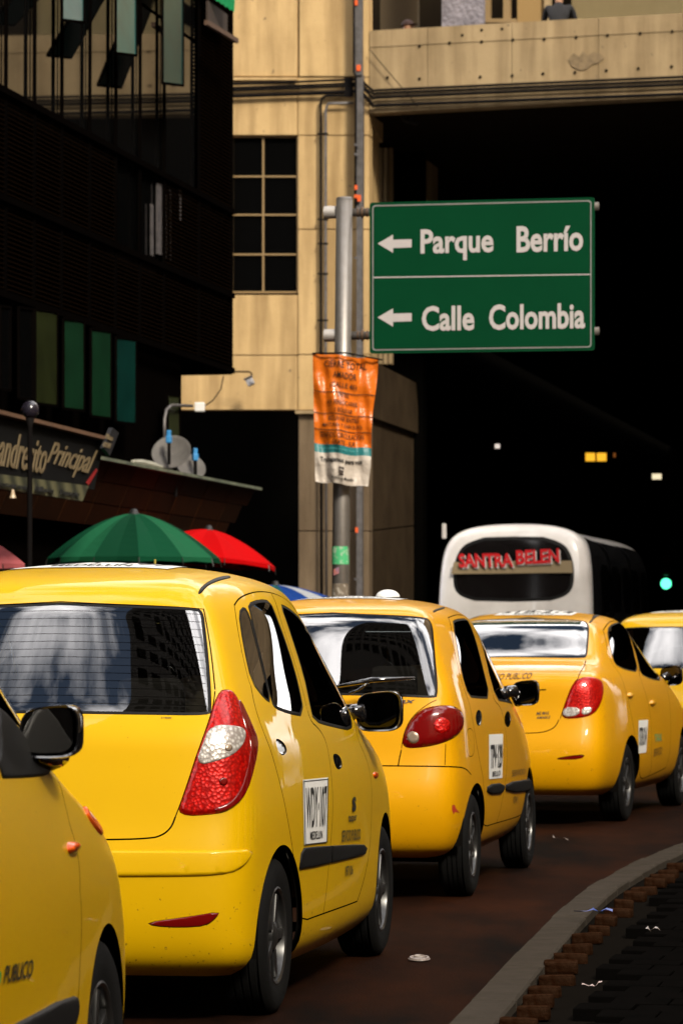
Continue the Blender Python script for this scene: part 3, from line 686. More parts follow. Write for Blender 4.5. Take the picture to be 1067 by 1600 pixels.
# ================================================================= taxi 2: small round-tailed hatchback
rows_m = [
 (.17, .22, .62, .20, 3.3, .2, .22), (.07, .25, .70, .25, 3.42, .26, .24), (.02, .36, .735, .36, 3.48, .38, .26), (.0, .48, .745, .47, 3.5, .5, .26), (.01, .60, .75, .58, 3.46, .62, .26),
 (.05, .70, .745, .70, 3.38, .74, .24), (.07, .82, .735, .82, 3.2, .84, .22), (.09, .94, .725, .93, 2.95, .93, .2), (.13, 1.04, .705, 1.03, 2.75, 1.0, .18), (.19, 1.15, .675, 1.14, 2.52, 1.12, .17, .07),
 (.26, 1.28, .64, 1.27, 2.32, 1.26, .16, .09), (.32, 1.39, .605, 1.38, 2.14, 1.37, .16, .1), (.37, 1.46, .565, 1.45, 2.0, 1.45, .16, .1), (.45, 1.505, .49, 1.505, 1.9, 1.5, .15, .1),
 (.62, 1.53, .35, 1.54, 1.75, 1.53, .14), (.82, 1.55, .18, 1.555, 1.62, 1.55, .1), (1.0, 1.565, 0, 1.565, 1.5, 1.565, .05)]
def make_taxi2():
    loc, yaw = (-.12, 17.55, 0), R(10.5)
    root = thing('taxi', 'orange yellow small hatchback taxi with round dark red tail lamp and rear wiper', 'taxi', loc, -yaw, 'taxis queuing along the street')
    sh = Shell(rows_m, loc, yaw, plan=(.05, .08)); B = Body(sh, root)
    for y in (.60, 2.86): B.hole(B.outline(B.circle(y, .265, .32), 'side', 0))
    rw = B.outline([('C', 957), (560, 959), (650, 963), (674, 968), (679, 1020), (684, 1086), (680, 1092), (600, 1088), ('C', 1086)]); B.glass('rear_window', rw, REARGLASS, RUB, .014, 'merge')
    lamp = B.outline([(627, 1170), (631, 1144), (645, 1120), (661, 1107), (684, 1102), (708, 1103), (718, 1109), (722, 1124), (721, 1142), (712, 1152), (696, 1160), (661, 1169)])
    B.hole(lamp); B.patch('tail_lamp', lamp, DRED, .022, .05)
    B.patch('reversing_lamp', B.outline([(646+11*math.cos(a), 1153+11*math.sin(a)) for a in np.linspace(0, 6.28, 14, endpoint=False)]), BULB, .024, .012, .008)
    B.patch('lamp_reflector', B.outline([(688+13*math.cos(a), 1135+14*math.sin(a)) for a in np.linspace(0, 6.28, 14, endpoint=False)]), RED, .027, .015, .012)
    B.gap([(627, 1172), (624, 1185), (622, 1197)], .006); B.gap([(627, 1170), (631, 1144), (645, 1118), (668, 1100), (682, 1094)], .004)
    B.gap([('C', 1196), (598, 1197), (700, 1198), (727, 1200), (736, 1211)], .007); B.gap([(696, 1163), (695, 1196)], .004)
    dr = B.outline([(675, 955), (682, 951), (692, 948), (696, 950), (684, 954), (678, 958)]); B.hole(dr); B.patch('roof_strip', dr, RUB, .003, .006)
    rg = B.outline([(705, 972), (712, 967), (728, 966), (736, 980), (751, 1030), (766, 1093), (748, 1092), (732, 1090), (720, 1050)], smooth=1)
    fg = B.outline([(737, 972), (751, 979), (775, 1006), (795, 1054), (806, 1100), (790, 1098), (775, 1095), (759, 1038)], smooth=1)
    for g in (rg, fg): B.glass('door_window', g, SIDEGLASS, RUB, .014)
    B.windscreen([(0, 1.44), (.42, 1.43), (.50, 1.37), (.60, 1.12), (.58, 1.07), (0, 1.06)], GLASS, RUB)
    B.gap([(700, 965), (712, 960), (730, 960), (760, 972), (790, 1006), (806, 1050), (812, 1100), (826, 1150), (837, 1200), (830, 1248), (815, 1273)], .006)
    B.gap([(700, 965), (708, 1010), (722, 1070), (732, 1095), (741, 1144), (749, 1190), (755, 1216), (756, 1255), (752, 1294), (776, 1286), (815, 1273)], .006)
    B.gap([(730, 962), (752, 1020), (770, 1094), (783, 1105), (791, 1150), (788, 1230), (776, 1285)], .006)
    B.gap([(729, 1140), (738, 1138), (741, 1160), (740, 1182), (731, 1183), (728, 1160)], .004, closed=True)
    for cx, cy in ((748, 1122), (793, 1124)):
        o = B.outline([(cx+5*math.cos(a), cy+13*math.sin(a)) for a in np.linspace(0, 6.28, 12, endpoint=False)]); B.hole(o); B.patch('door_handle', o, GLOSSB, -.003, .01, 0)
    for q in ([(760, 1242), (761, 1226), (786, 1223), (787, 1240)], [(789, 1240), (790, 1222), (824, 1217), (829, 1222), (828, 1235)]): B.patch('rub_strip', B.outline(q, smooth=1), PLAST, .012, .008, -.001)
    va = B.outline([('C', 1298), (600, 1298), (632, 1302), (652, 1326), ('C', 1326)], smooth=1) if 0 else None
    S = sh.px([(550, 1150), (750, 1240), (805, 1250), (698, 1040), (720, 1180)])
    B.build(YEL2, LINING, [('tailgate', S[0], 'merge'), ('rear_door', S[1], 'copy'), ('front_door', S[2], 'copy'), ('fuel_flap', sh.px([(735, 1160)])[0], 'copy'), ('body_shell', S[3], 'merge')])
    pl = B.quad('number_panel', [(763, 1218), (784, 1216), (785, 1147), (763, 1148)], WHITE)[0]
    B.text('plate_lettering', 'TPV·129', [(765, 1202), (783, 1200), (783.5, 1162), (765, 1164)], BLACK, .02, off=.006, parent=pl)
    B.text('plate_lettering', 'BELLO', [(768, 1214), (780, 1212), (780, 1204), (768, 1206)], BLACK, .02, off=.006, parent=pl)
    B.text('door_lettering', 'SERVICIO', [(799, 1214), (819, 1210), (819, 1201), (799, 1204)], BLACK, .0)
    B.text('door_lettering', '0741', [(801, 1256), (808, 1254), (808, 1244), (801, 1245)], BLACK, .0)
    B.text('tailgate_lettering', 'Tax', [(612, 1101), (648, 1099), (650, 1092), (613, 1092)], BLACK, .02, .3)
    o = B.outline([(706, 1259), (710, 1258), (712, 1264), (718, 1271), (711, 1269), (708, 1273), (706, 1266)], smooth=0); B.patch('bird_sticker', o, mat('sticker_red', (.35, .03, .01), .6), .001, 0, both='none')
    roof_plate(B, 'TPV-129', .8, 1.15, .28)
    for y in (.60, 2.86):
        for sd in (1, -1): wheel(root, y, sd*.635, .265, .15, .17, 7, sd); well(root, y, sd*.70, .32, side=sd)
    mirrors(root, sh, (822, 1083), 19.9, (.155, .11, .145), (2.38, 1.02))
    interior(root, .68, 1.42, .6, mirror_y=1.98, top=1.34, tan=True)
    a, b, c_ = [to_local(loc, yaw, at(*q)) for q in ((648, 1060, 17.52), (580, 1063, 17.50), (520, 1074, 17.53))]
    bm = bmesh.new(); tube(bm, [a, b, c_], [.007, .014, .006], 8); tube(bm, [to_local(loc, yaw, at(585, 1060, 17.50)), to_local(loc, yaw, at(560, 1078, 17.50)), to_local(loc, yaw, at(545, 1084, 17.5))], .006, 8); obj('rear_wiper', bm, GLOSSB, root, True)
    bm = bmesh.new(); lathe(bm, [(.065*math.cos(q), .04*math.sin(q)) for q in np.linspace(0, math.pi/2, 8)], Matrix.Translation((.18, 1.05, 1.56)), 24); obj('roof_lamp_dome', bm, WHITE, root, True)
    return root, sh, B

# ================================================================= taxi 3: saloon
rows_s = [
 (.16, .22, .70, .20, 4.0, .2, .24), (.07, .25, .79, .25, 4.15, .26, .26), (.02, .36, .83, .36, 4.22, .38, .28), (.0, .48, .845, .47, 4.25, .5, .28), (.01, .60, .845, .58, 4.2, .62, .28),
 (.05, .70, .84, .70, 4.1, .74, .27), (.08, .82, .83, .82, 3.9, .84, .26), (.09, .93, .815, .93, 3.6, .93, .25), (.10, 1.03, .79, 1.02, 3.4, 1.0, .24, .06), (.16, 1.10, .765, 1.07, 3.25, 1.04, .22, .07), (.38, 1.13, .74, 1.11, 3.15, 1.08, .2, .08),
 (.58, 1.17, .715, 1.17, 3.0, 1.15, .18, .08), (.74, 1.27, .675, 1.27, 2.8, 1.26, .17, .08), (.90, 1.38, .635, 1.38, 2.6, 1.37, .17, .09), (1.02, 1.45, .59, 1.455, 2.42, 1.45, .17, .1), (1.18, 1.49, .51, 1.505, 2.3, 1.5, .16, .1),
 (1.35, 1.51, .36, 1.53, 2.15, 1.53, .14), (1.5, 1.53, .18, 1.545, 2.0, 1.55, .1), (1.65, 1.545, 0, 1.555, 1.9, 1.555, .05)]
def make_taxi3():
    loc, yaw = (1.08, 24.7, 0), R(15)
    root = thing('taxi', 'amber yellow saloon taxi with boot lid, second from the right in the queue', 'taxi', loc, -yaw, 'taxis queuing along the street')
    sh = Shell(rows_s, loc, yaw, plan=(.06, .08)); B = Body(sh, root)
    for y in (.98, 3.42): B.hole(B.outline(B.circle(y, .285, .345), 'side', 0))
    rw = B.outline([('C', 964), (850, 966), (905, 969), (919, 973), (919, 1000), (917, 1026), (912, 1029), (850, 1028), ('C', 1027)]); B.glass('rear_window', rw, DARKGLASS, RUB, .014, 'merge')
    lamp = B.outline([(875, 1124), (882, 1100), (893, 1072), (903, 1060), (920, 1057), (938, 1062), (943, 1075), (939, 1100), (927, 1117), (906, 1123)]); B.hole(lamp); B.patch('tail_lamp', lamp, RED, .014, .03)
    for q in ([(881, 1105), (906, 1106), (905, 1119), (878, 1122)], [(908, 1106), (925, 1105), (922, 1116), (908, 1119)]): B.patch('reversing_lamp', B.outline(q, smooth=1), CLEAR, .019, .008, .01)
    B.gap([(915, 1032), (909, 1048), (903, 1060)], .007); B.gap([(873, 1125), (867, 1137), (852, 1144), (834, 1146), ('C', 1147)], .007); B.gap([(875, 1124), (882, 1100), (893, 1072), (903, 1060)], .005)
    ps = B.outline([('C', 1080), (842, 1080), (845, 1078), (846, 1088), (836, 1112), (826, 1126), ('C', 1126)], smooth=1)
    B.gap([('C', 1079), (835, 1079), (853, 1078)], .01)
    rf = B.outline([(869, 1185), (890, 1181), (915, 1179), (908, 1187), (872, 1188)], smooth=1); B.hole(rf); B.patch('rear_reflector', rf, DRED, -.008, .01, -.012)
    dr = B.outline([(918, 972), (922, 962), (932, 956), (940, 953), (934, 959), (926, 966), (922, 975)]); B.hole(dr); B.patch('roof_strip', dr, RUB, .003, .006)
    rg = B.outline([(947, 984), (956, 974), (966, 972), (975, 979), (987, 1014), (996, 1051), (984, 1049), (972, 1045), (960, 1038), (953, 1014)], smooth=1)
    fg = B.outline([(974, 975), (989, 981), (1010, 1010), (1027, 1041), (1034, 1065), (1018, 1063), (1000, 1054), (991, 1020)], smooth=1)
    for g in (rg, fg): B.glass('door_window', g, SIDEGLASS, RUB, .014)
    B.windscreen([(0, 1.42), (.42, 1.41), (.52, 1.34), (.64, 1.15), (.62, 1.10), (0, 1.09)], GLASS, RUB)
    B.gap([(942, 985), (950, 970), (966, 966), (990, 975), (1012, 1005), (1032, 1040), (1040, 1072), (1046, 1110), (1047, 1150), (1040, 1200)], .007)
    B.gap([(942, 985), (952, 1030), (970, 1052), (980, 1093), (990, 1141), (996, 1180), (997, 1220), (1016, 1212), (1040, 1200)], .007); B.gap([(975, 972), (988, 1010), (998, 1055), (1010, 1090), (1017, 1130), (1017, 1175), (1014, 1213)], .006)
    for cx, cy in ((984, 1087), (1019, 1099)):
        B.patch('door_handle', B.outline([(cx+4*math.cos(a), cy+5*math.sin(a)) for a in np.linspace(0, 6.28, 10, endpoint=False)]), YEL2, .02, .015, 0)
    S = sh.px([(800, 1120), (1004, 1190), (1030, 1180), (932, 1010), (880, 1035)])
    B.build(YEL2, LINING, [('boot_lid', S[0], 'merge'), ('rear_door', S[1], 'copy'), ('front_door', S[2], 'copy'), ('body_shell', S[3], 'merge')])
    pl = B.quad('number_panel', [(997, 1178), (1009, 1176), (1012, 1125), (997, 1126)], WHITE)[0]
    B.text('plate_lettering', 'STB·214', [(998, 1166), (1008, 1164), (1010, 1136), (998, 1137)], BLACK, .02, off=.006, parent=pl)
    B.text('boot_lettering', 'SERVICIO PUBLICO', [(745, 1064), (830, 1061), (832, 1052), (747, 1054)], BLACK, .01, .3)
    B.text('boot_lettering', 'ME MAS', [(838, 1118), (858, 1117), (858, 1112), (838, 1113)], BLACK, .01, .3); B.text('boot_lettering', 'AMABLE', [(838, 1124), (860, 1123), (860, 1119), (838, 1120)], BLACK, .01, .3)
    B.text('door_lettering', 'SERVICIO', [(1020, 1183), (1033, 1179), (1034, 1167), (1021, 1171)], BLACK, .0)
    pass; B.text('door_lettering', 'TAX', [(1022, 1160), (1033, 1158), (1033, 1146), (1022, 1148)], mat('print_green', (.03, .3, .15), .5), .01)
    roof_plate(B, 'STB-214', 1.38, 1.75, .3)
    for y in (.98, 3.42):
        for sd in (1, -1): wheel(root, y, sd*.71, .285, .17, .18, 6, sd); well(root, y, sd*.79, .345, side=sd)
    mirrors(root, sh, (1050, 1056), 27.9, (.18, .12, .16), (3.0, 1.02))
    interior(root, .74, 2.05, 1.15, mirror_y=2.5, top=1.36)
    return root, sh, B

def make_taxi_plain(loc, yaw, label, kind):
    """the two taxis cut by the frame: same body as the big one, outlines given in its own side and rear view"""
    root = thing('taxi', label, 'taxi', loc, -yaw, 'taxis queuing along the street')
    sh = Shell(rows_i, loc, yaw); B = Body(sh, root)
    hatch_common(B, .6, 2.84, .28, .335)
    if kind == 'far':
        rw = B.outline([(-.001, 1.46), (.3, 1.455), (.52, 1.445), (.57, 1.41), (.63, 1.10), (.62, 1.06), (.3, 1.05), (-.001, 1.05)][1:-1] + [], 'rear', 2) if 0 else None
        st = sh.rear([(.0, 1.46), (.3, 1.455), (.52, 1.44), (.555, 1.40), (.615, 1.10), (.60, 1.065), (.3, 1.055), (.0, 1.055)]); st[0, 0] = st[-1, 0] = -.4
        rw = dense(np.concatenate([st[:1], chaikin(st[1:-1], 2, False), st[-1:]])); B.glass('rear_window', rw, REARGLASS, RUB, .014, 'merge')
        lamp = B.outline([(.60, 1.16), (.66, 1.18), (.72, 1.05), (.73, .92), (.70, .80), (.56, .76), (.50, .76), (.55, .92)], 'rear'); B.hole(lamp); B.patch('tail_lamp', lamp, RED, .01, .02)
        st = sh.rear([(.50, .75), (.48, .70), (.3, .67), (0, .67)]); B.gap(st, .006, 'st', 1)
    rg = B.outline([(.62, 1.14), (.66, 1.36), (.80, 1.45), (1.32, 1.47), (1.36, 1.06), (.9, 1.06)], 'side', 2); fg = B.outline([(1.44, 1.06), (1.42, 1.47), (1.75, 1.46), (2.05, 1.38), (2.3, 1.22), (2.48, 1.05), (2.44, 1.04)], 'side', 1)
    for g in (rg, fg): B.glass('door_window', g, SIDEGLASS, RUB, .016)
    if kind == 'near': B.patch('mirror_sail', B.outline([(-10, 1100), (12, 1118), (36, 1150), (66, 1183), (78, 1205), (74, 1213), (40, 1217), (-10, 1218)], smooth=1), PLAST, .006, .01, -.001)
    B.windscreen([(0, 1.47), (.45, 1.46), (.54, 1.40), (.64, 1.12), (.62, 1.06), (0, 1.05)], GLASS, RUB)
    B.gap([(.75, 1.05), (.80, .80), (.95, .55), (.98, .28), (1.4, .27)], .006, 'side'); B.gap([(1.39, 1.48), (1.40, 1.0), (1.41, .6), (1.4, .27)], .006, 'side', 1)
    B.gap([(1.4, .27), (2.35, .27), (2.38, .45), (2.40, .8), (2.52, 1.0)], .006, 'side', 1)
    if kind == 'near':
        rs = B.outline([(1.45, .47), (1.45, .37), (2.30, .39), (2.36, .43), (2.33, .48)], 'side', 1); B.patch('rub_strip', rs, PLAST, .014, .01, -.001)
        hl = B.outline([(135, 1266), (142, 1274), (152, 1290), (160, 1309), (170, 1330), (163, 1322), (150, 1296)], smooth=1) if 0 else B.outline([(3.12, .90), (3.20, .78), (3.34, .72), (3.42, .76), (3.3, .86)], 'side', 1)
        B.hole(hl); B.patch('headlamp', hl, AMBER, .006, .012)
        il = B.outline([(133, 1262), (141, 1269), (152, 1287), (160, 1307), (154, 1303), (143, 1288), (135, 1274)], smooth=1); B.patch('indicator_lamp', il, AMBER, .008, .006, 0, both='none')
        rp = B.outline([(104, 1316), (112, 1313), (119, 1319), (119, 1331), (112, 1337), (105, 1333)]); B.patch('side_repeater', rp, AMBER, .018, .016)
    S = sh.side([(1.1, .8), (1.9, .8), (.45, 1.2)])
    B.build(YEL, LINING, ([('tailgate', (0.3, 6.5), 'merge')] if 0 else []) + [('rear_door', S[0], 'copy'), ('front_door', S[1], 'copy'), ('body_shell', S[2], 'merge')])
    for y in (.6, 2.84):
        for sd in (1, -1): wheel(root, y, sd*.67, .28, side=sd, spokes=7); well(root, y, sd*.74, .335, side=sd)
    interior(root, .72, 1.45, .62, mirror_y=2.02, top=1.36, pendant=False)
    if kind == 'near':
        B.text('door_lettering', 'PUBLICO', [(3, 1538), (49, 1527), (50, 1499), (5, 1510)], BLACK, .02, .25)
        o = B.outline([(0, 1518), (2, 1522), (0, 1538), (-6, 1545), (-16, 1535), (-10, 1518)], smooth=1); B.patch('green_emblem', o, mat('emblem_green', (.02, .25, .06), .5), .001, 0, both='none')
        mirrors(root, sh, (84, 1144), 8.3, (.148, .10, .126), (2.42, 1.03), glass=mat('near_mirror_glass', (.5, .5, .5), .02, 1))
    else:
        roof_plate(B, 'TPX-830', .8, 1.15, .28); mirrors(root, sh, (1120, 1060), 35.4, (.18, .12, .16), (2.42, 1.02))
    return root, sh, B
# ================================================================= the street
D = Vector((math.sin(R(11.4)), math.cos(R(11.4)), 0)); N = Vector((D.y, -D.x, 0)); UP = Vector((0, 0, 1)); SA = -R(11.4)
def on_plane(px, py, P0, n):
    d = ray(px, py); o = Vector((0, 0, HC)); k = (Vector(P0)-o).dot(n)/d.dot(n); return o+d*k
def on_x(px, A):          # point of the vertical street-parallel plane through A seen at photo column px (height of the horizon)
    return on_plane(px, HOR, A, N)
def road_mat():
    m = mat('worn_road', (.040, .016, .010), .9, spec=.02, bump=(90, .5, .006)); t = m.node_tree; p = t.nodes['Principled BSDF']; tc = t.nodes.new('ShaderNodeTexCoord')
    mp = t.nodes.new('ShaderNodeMapping'); mp.inputs['Scale'].default_value = (1, .35, 1); mp.inputs['Rotation'].default_value = (0, 0, .2)
    t.links.new(tc.outputs['Object'], mp.inputs[0])
    n1 = t.nodes.new('ShaderNodeTexNoise'); n1.inputs['Scale'].default_value = 1.1; n1.inputs['Detail'].default_value = 9; n1.inputs['Roughness'].default_value = .7; t.links.new(mp.outputs[0], n1.inputs['Vector'])
    r = t.nodes.new('ShaderNodeValToRGB'); e = r.color_ramp.elements; e[0].position = .36; e[0].color = (.006, .004, .003, 1); e[1].position = .66; e[1].color = (.036, .011, .004, 1)
    t.links.new(n1.outputs['Fac'], r.inputs[0]); n2 = t.nodes.new('ShaderNodeTexNoise'); n2.inputs['Scale'].default_value = 70; n2.inputs['Detail'].default_value = 5; t.links.new(tc.outputs['Object'], n2.inputs['Vector'])
    mx = t.nodes.new('ShaderNodeMix'); mx.data_type = 'RGBA'; mx.blend_type = 'MULTIPLY'; mx.inputs['Factor'].default_value = .7
    t.links.new(r.outputs[0], mx.inputs['A']); t.links.new(n2.outputs['Fac'], mx.inputs['B']); t.links.new(mx.outputs['Result'], p.inputs['Base Color']); return m
ROAD = road_mat()
KERB = mat('kerb_concrete', (.048, .040, .032), .9, spec=0, noise=(7, .8, (.04, .034, .027), .4, .6), bump=(22, .35, .008))
BRICK = mat('clay_brick', (.017, .0062, .0025), .9, spec=0, noise=(30, .8, (.03, .015, .008), .4, .6), bump=(80, .6, .008))
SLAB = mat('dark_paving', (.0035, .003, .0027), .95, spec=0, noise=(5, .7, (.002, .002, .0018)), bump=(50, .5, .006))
SOIL = mat('joint_dirt', (.006, .005, .004), .95, spec=0)
g = obj('road', box(bmesh.new(), (0, 60, -.25), (500, 700, .5)), ROAD); tag(g, kind='structure')
# kerb: traced where it stands, stones one by one
KO = [(698, 1600), (731, 1566), (775, 1520), (819, 1474), (863, 1430), (906, 1393), (950, 1367), (994, 1345), (1067, 1314)]
KI = [(751, 1600), (784, 1568), (819, 1529), (845, 1498), (880, 1454), (915, 1424), (950, 1397), (985, 1371), (1067, 1332)]
ko = [ground(*p, .10) for p in KO]; ki = [ground(*p, .10) for p in KI]
ko = [ko[0]-Vector((.75, 4.5, 0)), ko[0]-Vector((.25, 1.6, 0))]+ko+[ko[-1]+Vector((2.2, 6, 0)), ko[-1]+D*26+Vector((.5, 0, 0))]
ki = [a+(b-ko_).normalized()*0+Vector((.15, -.03, 0)) if False else b for a, b, ko_ in zip([0]*9, ki, [0]*9)]
ki = [ko[0]+Vector((.15, 0, 0)), ko[1]+Vector((.14, 0, 0))]+ki+[ko[-2]+Vector((.15, -.05, 0)), ko[-1]+Vector((.15, -.04, 0))]
def resample(P, n):
    P = [Vector(p) for p in P]; L = [0]
    for a, b in zip(P, P[1:]): L.append(L[-1]+(b-a).length)
    out = []
    for i in range(n):
        x = L[-1]*i/(n-1); k = min(max(j for j in range(len(L)) if L[j] <= x+1e-9), len(P)-2); f = (x-L[k])/max(L[k+1]-L[k], 1e-9)
        out.append(P[k].lerp(P[k+1], f))
    return out
def smooth_line(P, it=3):
    P = np.array([list(p) for p in P])
    return [Vector(p) for p in chaikin(P, it, False)]
ko = resample(smooth_line(ko), 70); kin = []
for i, p in enumerate(ko):
    t = (ko[min(i+1, 69)]-ko[max(i-1, 0)]).normalized(); r_ = Vector((t.y, -t.x, 0)); kin.append(p+r_*.155)
bm = bmesh.new()      # pavement bed under the slabs
a = [bm.verts.new((p.x, p.y, .06)) for p in kin]; b = [bm.verts.new((p.x+14, p.y-2.8, .06)) for p in kin]
for i in range(69): bm.faces.new((a[i], b[i], b[i+1], a[i+1]))
pav = tag(obj('pavement', bm, SOIL), kind='structure')
kb = thing('kerb', 'curved pale concrete kerb between the road and the dark pavement', 'kerb', (0, 0, 0))
for i in range(69):
    bm = bmesh.new(); e = .014; t = (ko[i+1]-ko[i]).normalized()*e; dz = rng.uniform(-.004, .004)
    prism(bm, [ko[i]+t-UP*.12, kin[i]+t-UP*.12, kin[i+1]-t-UP*.12, ko[i+1]-t-UP*.12], (0, 0, .12+dz))
    bmesh.ops.bevel(bm, geom=[q for q in bm.edges if abs((q.verts[0].co-q.verts[1].co).z) < .01 and q.verts[0].co.z > .05], offset=.008, segments=1, affect='EDGES'); obj('kerb_stone', bm, KERB, kb)
# stud bricks along the kerb
bme = bmesh.new(); box(bme, (0, 0, 0), (.12, .075, .05), bev=.012); brick_me = bpy.data.meshes.new('brick'); bme.to_mesh(brick_me); bme.free(); brick_me.materials.append(BRICK)
crop = [(1050, 243), (1020, 262), (990, 283), (965, 298), (925, 320), (895, 343), (862, 370), (835, 395), (800, 425), (760, 457), (720, 487), (700, 523), (665, 553), (640, 590), (610, 627), (570, 667), (555, 708), (525, 750), (480, 795), (455, 835), (420, 880)]
for q in crop:
    p = ground(600+q[0]/2.285, 1240+q[1]/2.285, .12)
    o = bpy.data.objects.new('brick', brick_me); C.objects.link(o); o.parent = pav; o.location = (p.x+rng.uniform(-.01, .01), p.y, .082+rng.uniform(-.010, .008)); o.rotation_euler = (rng.uniform(-.08, .08), rng.uniform(-.08, .08), rng.uniform(-.2, .12)-.1); o.scale = (rng.uniform(.7, 1.15), rng.uniform(.7, 1.3), 1)
slab_me = []
for k in range(3):
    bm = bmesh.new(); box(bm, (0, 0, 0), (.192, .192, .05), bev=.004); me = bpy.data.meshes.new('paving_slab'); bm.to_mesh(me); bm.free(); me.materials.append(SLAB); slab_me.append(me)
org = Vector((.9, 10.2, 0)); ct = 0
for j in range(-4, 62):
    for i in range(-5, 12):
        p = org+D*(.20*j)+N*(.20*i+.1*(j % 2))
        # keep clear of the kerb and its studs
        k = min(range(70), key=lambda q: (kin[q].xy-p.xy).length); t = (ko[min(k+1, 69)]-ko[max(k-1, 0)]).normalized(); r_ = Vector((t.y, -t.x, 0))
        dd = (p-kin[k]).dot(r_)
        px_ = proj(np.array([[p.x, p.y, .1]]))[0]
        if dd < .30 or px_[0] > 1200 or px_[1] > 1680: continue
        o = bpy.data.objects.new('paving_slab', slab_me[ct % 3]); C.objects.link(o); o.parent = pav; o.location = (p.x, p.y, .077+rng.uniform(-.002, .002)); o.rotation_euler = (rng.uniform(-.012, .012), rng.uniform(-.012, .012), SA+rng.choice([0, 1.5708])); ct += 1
print('slabs', ct)
# litter
def litter(name, label, px, py, z, fn, m):
    p = ground(px, py, z); bm = bmesh.new(); fn(bm); o = obj(name, bm, m); o.location = p; tag(o, label, 'litter'); return o
def lid(bm): lathe(bm, [(.001, .006), (.03, .006), (.034, .014), (.040, .014), (.044, .004), (.046, .006)], Matrix.Rotation(.12, 4, 'X'), 28); lathe(bm, [(.018, .016), (.022, .020), (.024, .016)], Matrix.Rotation(.12, 4, 'X'), 20)
PLW = mat('litter_plastic', (.35, .30, .28), .4, noise=(80, .7, (.1, .08, .07))); PLB = mat('litter_blue', (.02, .06, .3), .4); PLP = mat('litter_paper', (.5, .38, .36), .7)
litter('cup_lid', 'crushed pale plastic cup lid lying on the open road by the big taxi', 655, 1501, .004, lid, PLW)
def scrap(seed, L, w_):
    def f(bm):
        r = np.random.RandomState(seed); n = 7; A = []
        for i in range(n):
            x = L*(i/(n-1)-.5); z = .012+r.uniform(0, .02); ww = w_*r.uniform(.4, 1)
            A.append((bm.verts.new((x, -ww/2, z)), bm.verts.new((x+.004, ww/2, z+r.uniform(-.008, .012)))))
        for p, q in zip(A, A[1:]): bm.faces.new((p[0], q[0], q[1], p[1]))
    return f
litter('bottle_wrapper', 'blue plastic wrapper dropped across the brick studs by the kerb', 926, 1430, .13, scrap(1, .17, .05), PLB)
litter('paper_scrap', 'pinkish paper scrap on the dark pavement at the bottom right', 924, 1548, .105, scrap(2, .07, .04), PLP)
litter('paper_scrap', 'small white scrap on the dark pavement above the pinkish one', 1019, 1460, .105, scrap(3, .06, .03), PLW)
litter('paper_scrap', 'tiny pale scrap on the road ahead of the small hatchback taxi', 875, 1316, .004, scrap(4, .10, .05), PLW)

# ================================================================= concrete station building
def concrete(name, col, col2):
    m = mat(name, col, .9, spec=.2, noise=(1.3, .75, col2, .38, .72), bump=(25, .35, .01)); t = m.node_tree; p = t.nodes['Principled BSDF']; src = p.inputs['Base Color'].links[0].from_socket
    tc = t.nodes.new('ShaderNodeTexCoord'); mp = t.nodes.new('ShaderNodeMapping'); mp.inputs['Scale'].default_value = (3.5, 3.5, .35); t.links.new(tc.outputs['Object'], mp.inputs[0])
    n = t.nodes.new('ShaderNodeTexNoise'); n.inputs['Scale'].default_value = 1.2; n.inputs['Detail'].default_value = 8; t.links.new(mp.outputs[0], n.inputs['Vector'])
    r = t.nodes.new('ShaderNodeValToRGB'); r.color_ramp.elements[0].position = .36; r.color_ramp.elements[0].color = (.42, .38, .34, 1); r.color_ramp.elements[1].position = .60; r.color_ramp.elements[1].color = (1, 1, 1, 1); t.links.new(n.outputs['Fac'], r.inputs[0])
    mx = t.nodes.new('ShaderNodeMix'); mx.data_type = 'RGBA'; mx.blend_type = 'MULTIPLY'; mx.inputs['Factor'].default_value = .55; t.links.new(src, mx.inputs['A']); t.links.new(r.outputs[0], mx.inputs['B'])
    n5 = t.nodes.new('ShaderNodeTexNoise'); n5.inputs['Scale'].default_value = 9; n5.inputs['Detail'].default_value = 3; t.links.new(tc.outputs['Object'], n5.inputs['Vector'])
    r5 = t.nodes.new('ShaderNodeValToRGB'); r5.color_ramp.elements[0].position = .70; r5.color_ramp.elements[1].position = .76; t.links.new(n5.outputs['Fac'], r5.inputs[0])
    m5 = t.nodes.new('ShaderNodeMix'); m5.data_type = 'RGBA'; m5.inputs['B'].default_value = (.16, .12, .07, 1); t.links.new(mx.outputs['Result'], m5.inputs['A']); t.links.new(r5.outputs[0], m5.inputs['Factor'])
    t.links.new(m5.outputs['Result'], p.inputs['Base Color']); return m
CON = concrete('warm_concrete', (.55, .38, .18), (.43, .29, .13)); CON2 = concrete('grey_concrete', (.38, .28, .155), (.27, .20, .11))
SHADEC = mat('shade_dark_concrete', (.020, .015, .009), .9, spec=0, noise=(1, .7, (.015, .011, .008))); VOID = mat('unlit_interior', (.002, .0018, .0015), .95, spec=0)  # near-black colours hold the shade of deck underside, recesses and interiors
FRAME = mat('window_bars', (.25, .165, .07), .6); PIPEB = mat('black_conduit', (.006, .005, .005), .7, spec=.05); PIPEG = mat('grey_conduit', (.16, .15, .15), .45, .3, noise=(9, .7, (.07, .065, .06)))
WGL = mat('dark_window_glass', (.002, .002, .002), .1, spec=.25); ORANGE = mat('orange_mark', (.75, .10, .01), .7)
P0 = Vector((.36, 56, 0))                     # street corner of the building
wn = Vector((-N.y, N.x, 0)) if False else -D
def W(px, py, off=0.0):                       # point on the front face plane, pushed off metres towards the street end
    return on_plane(px, py, P0-D*off, D)
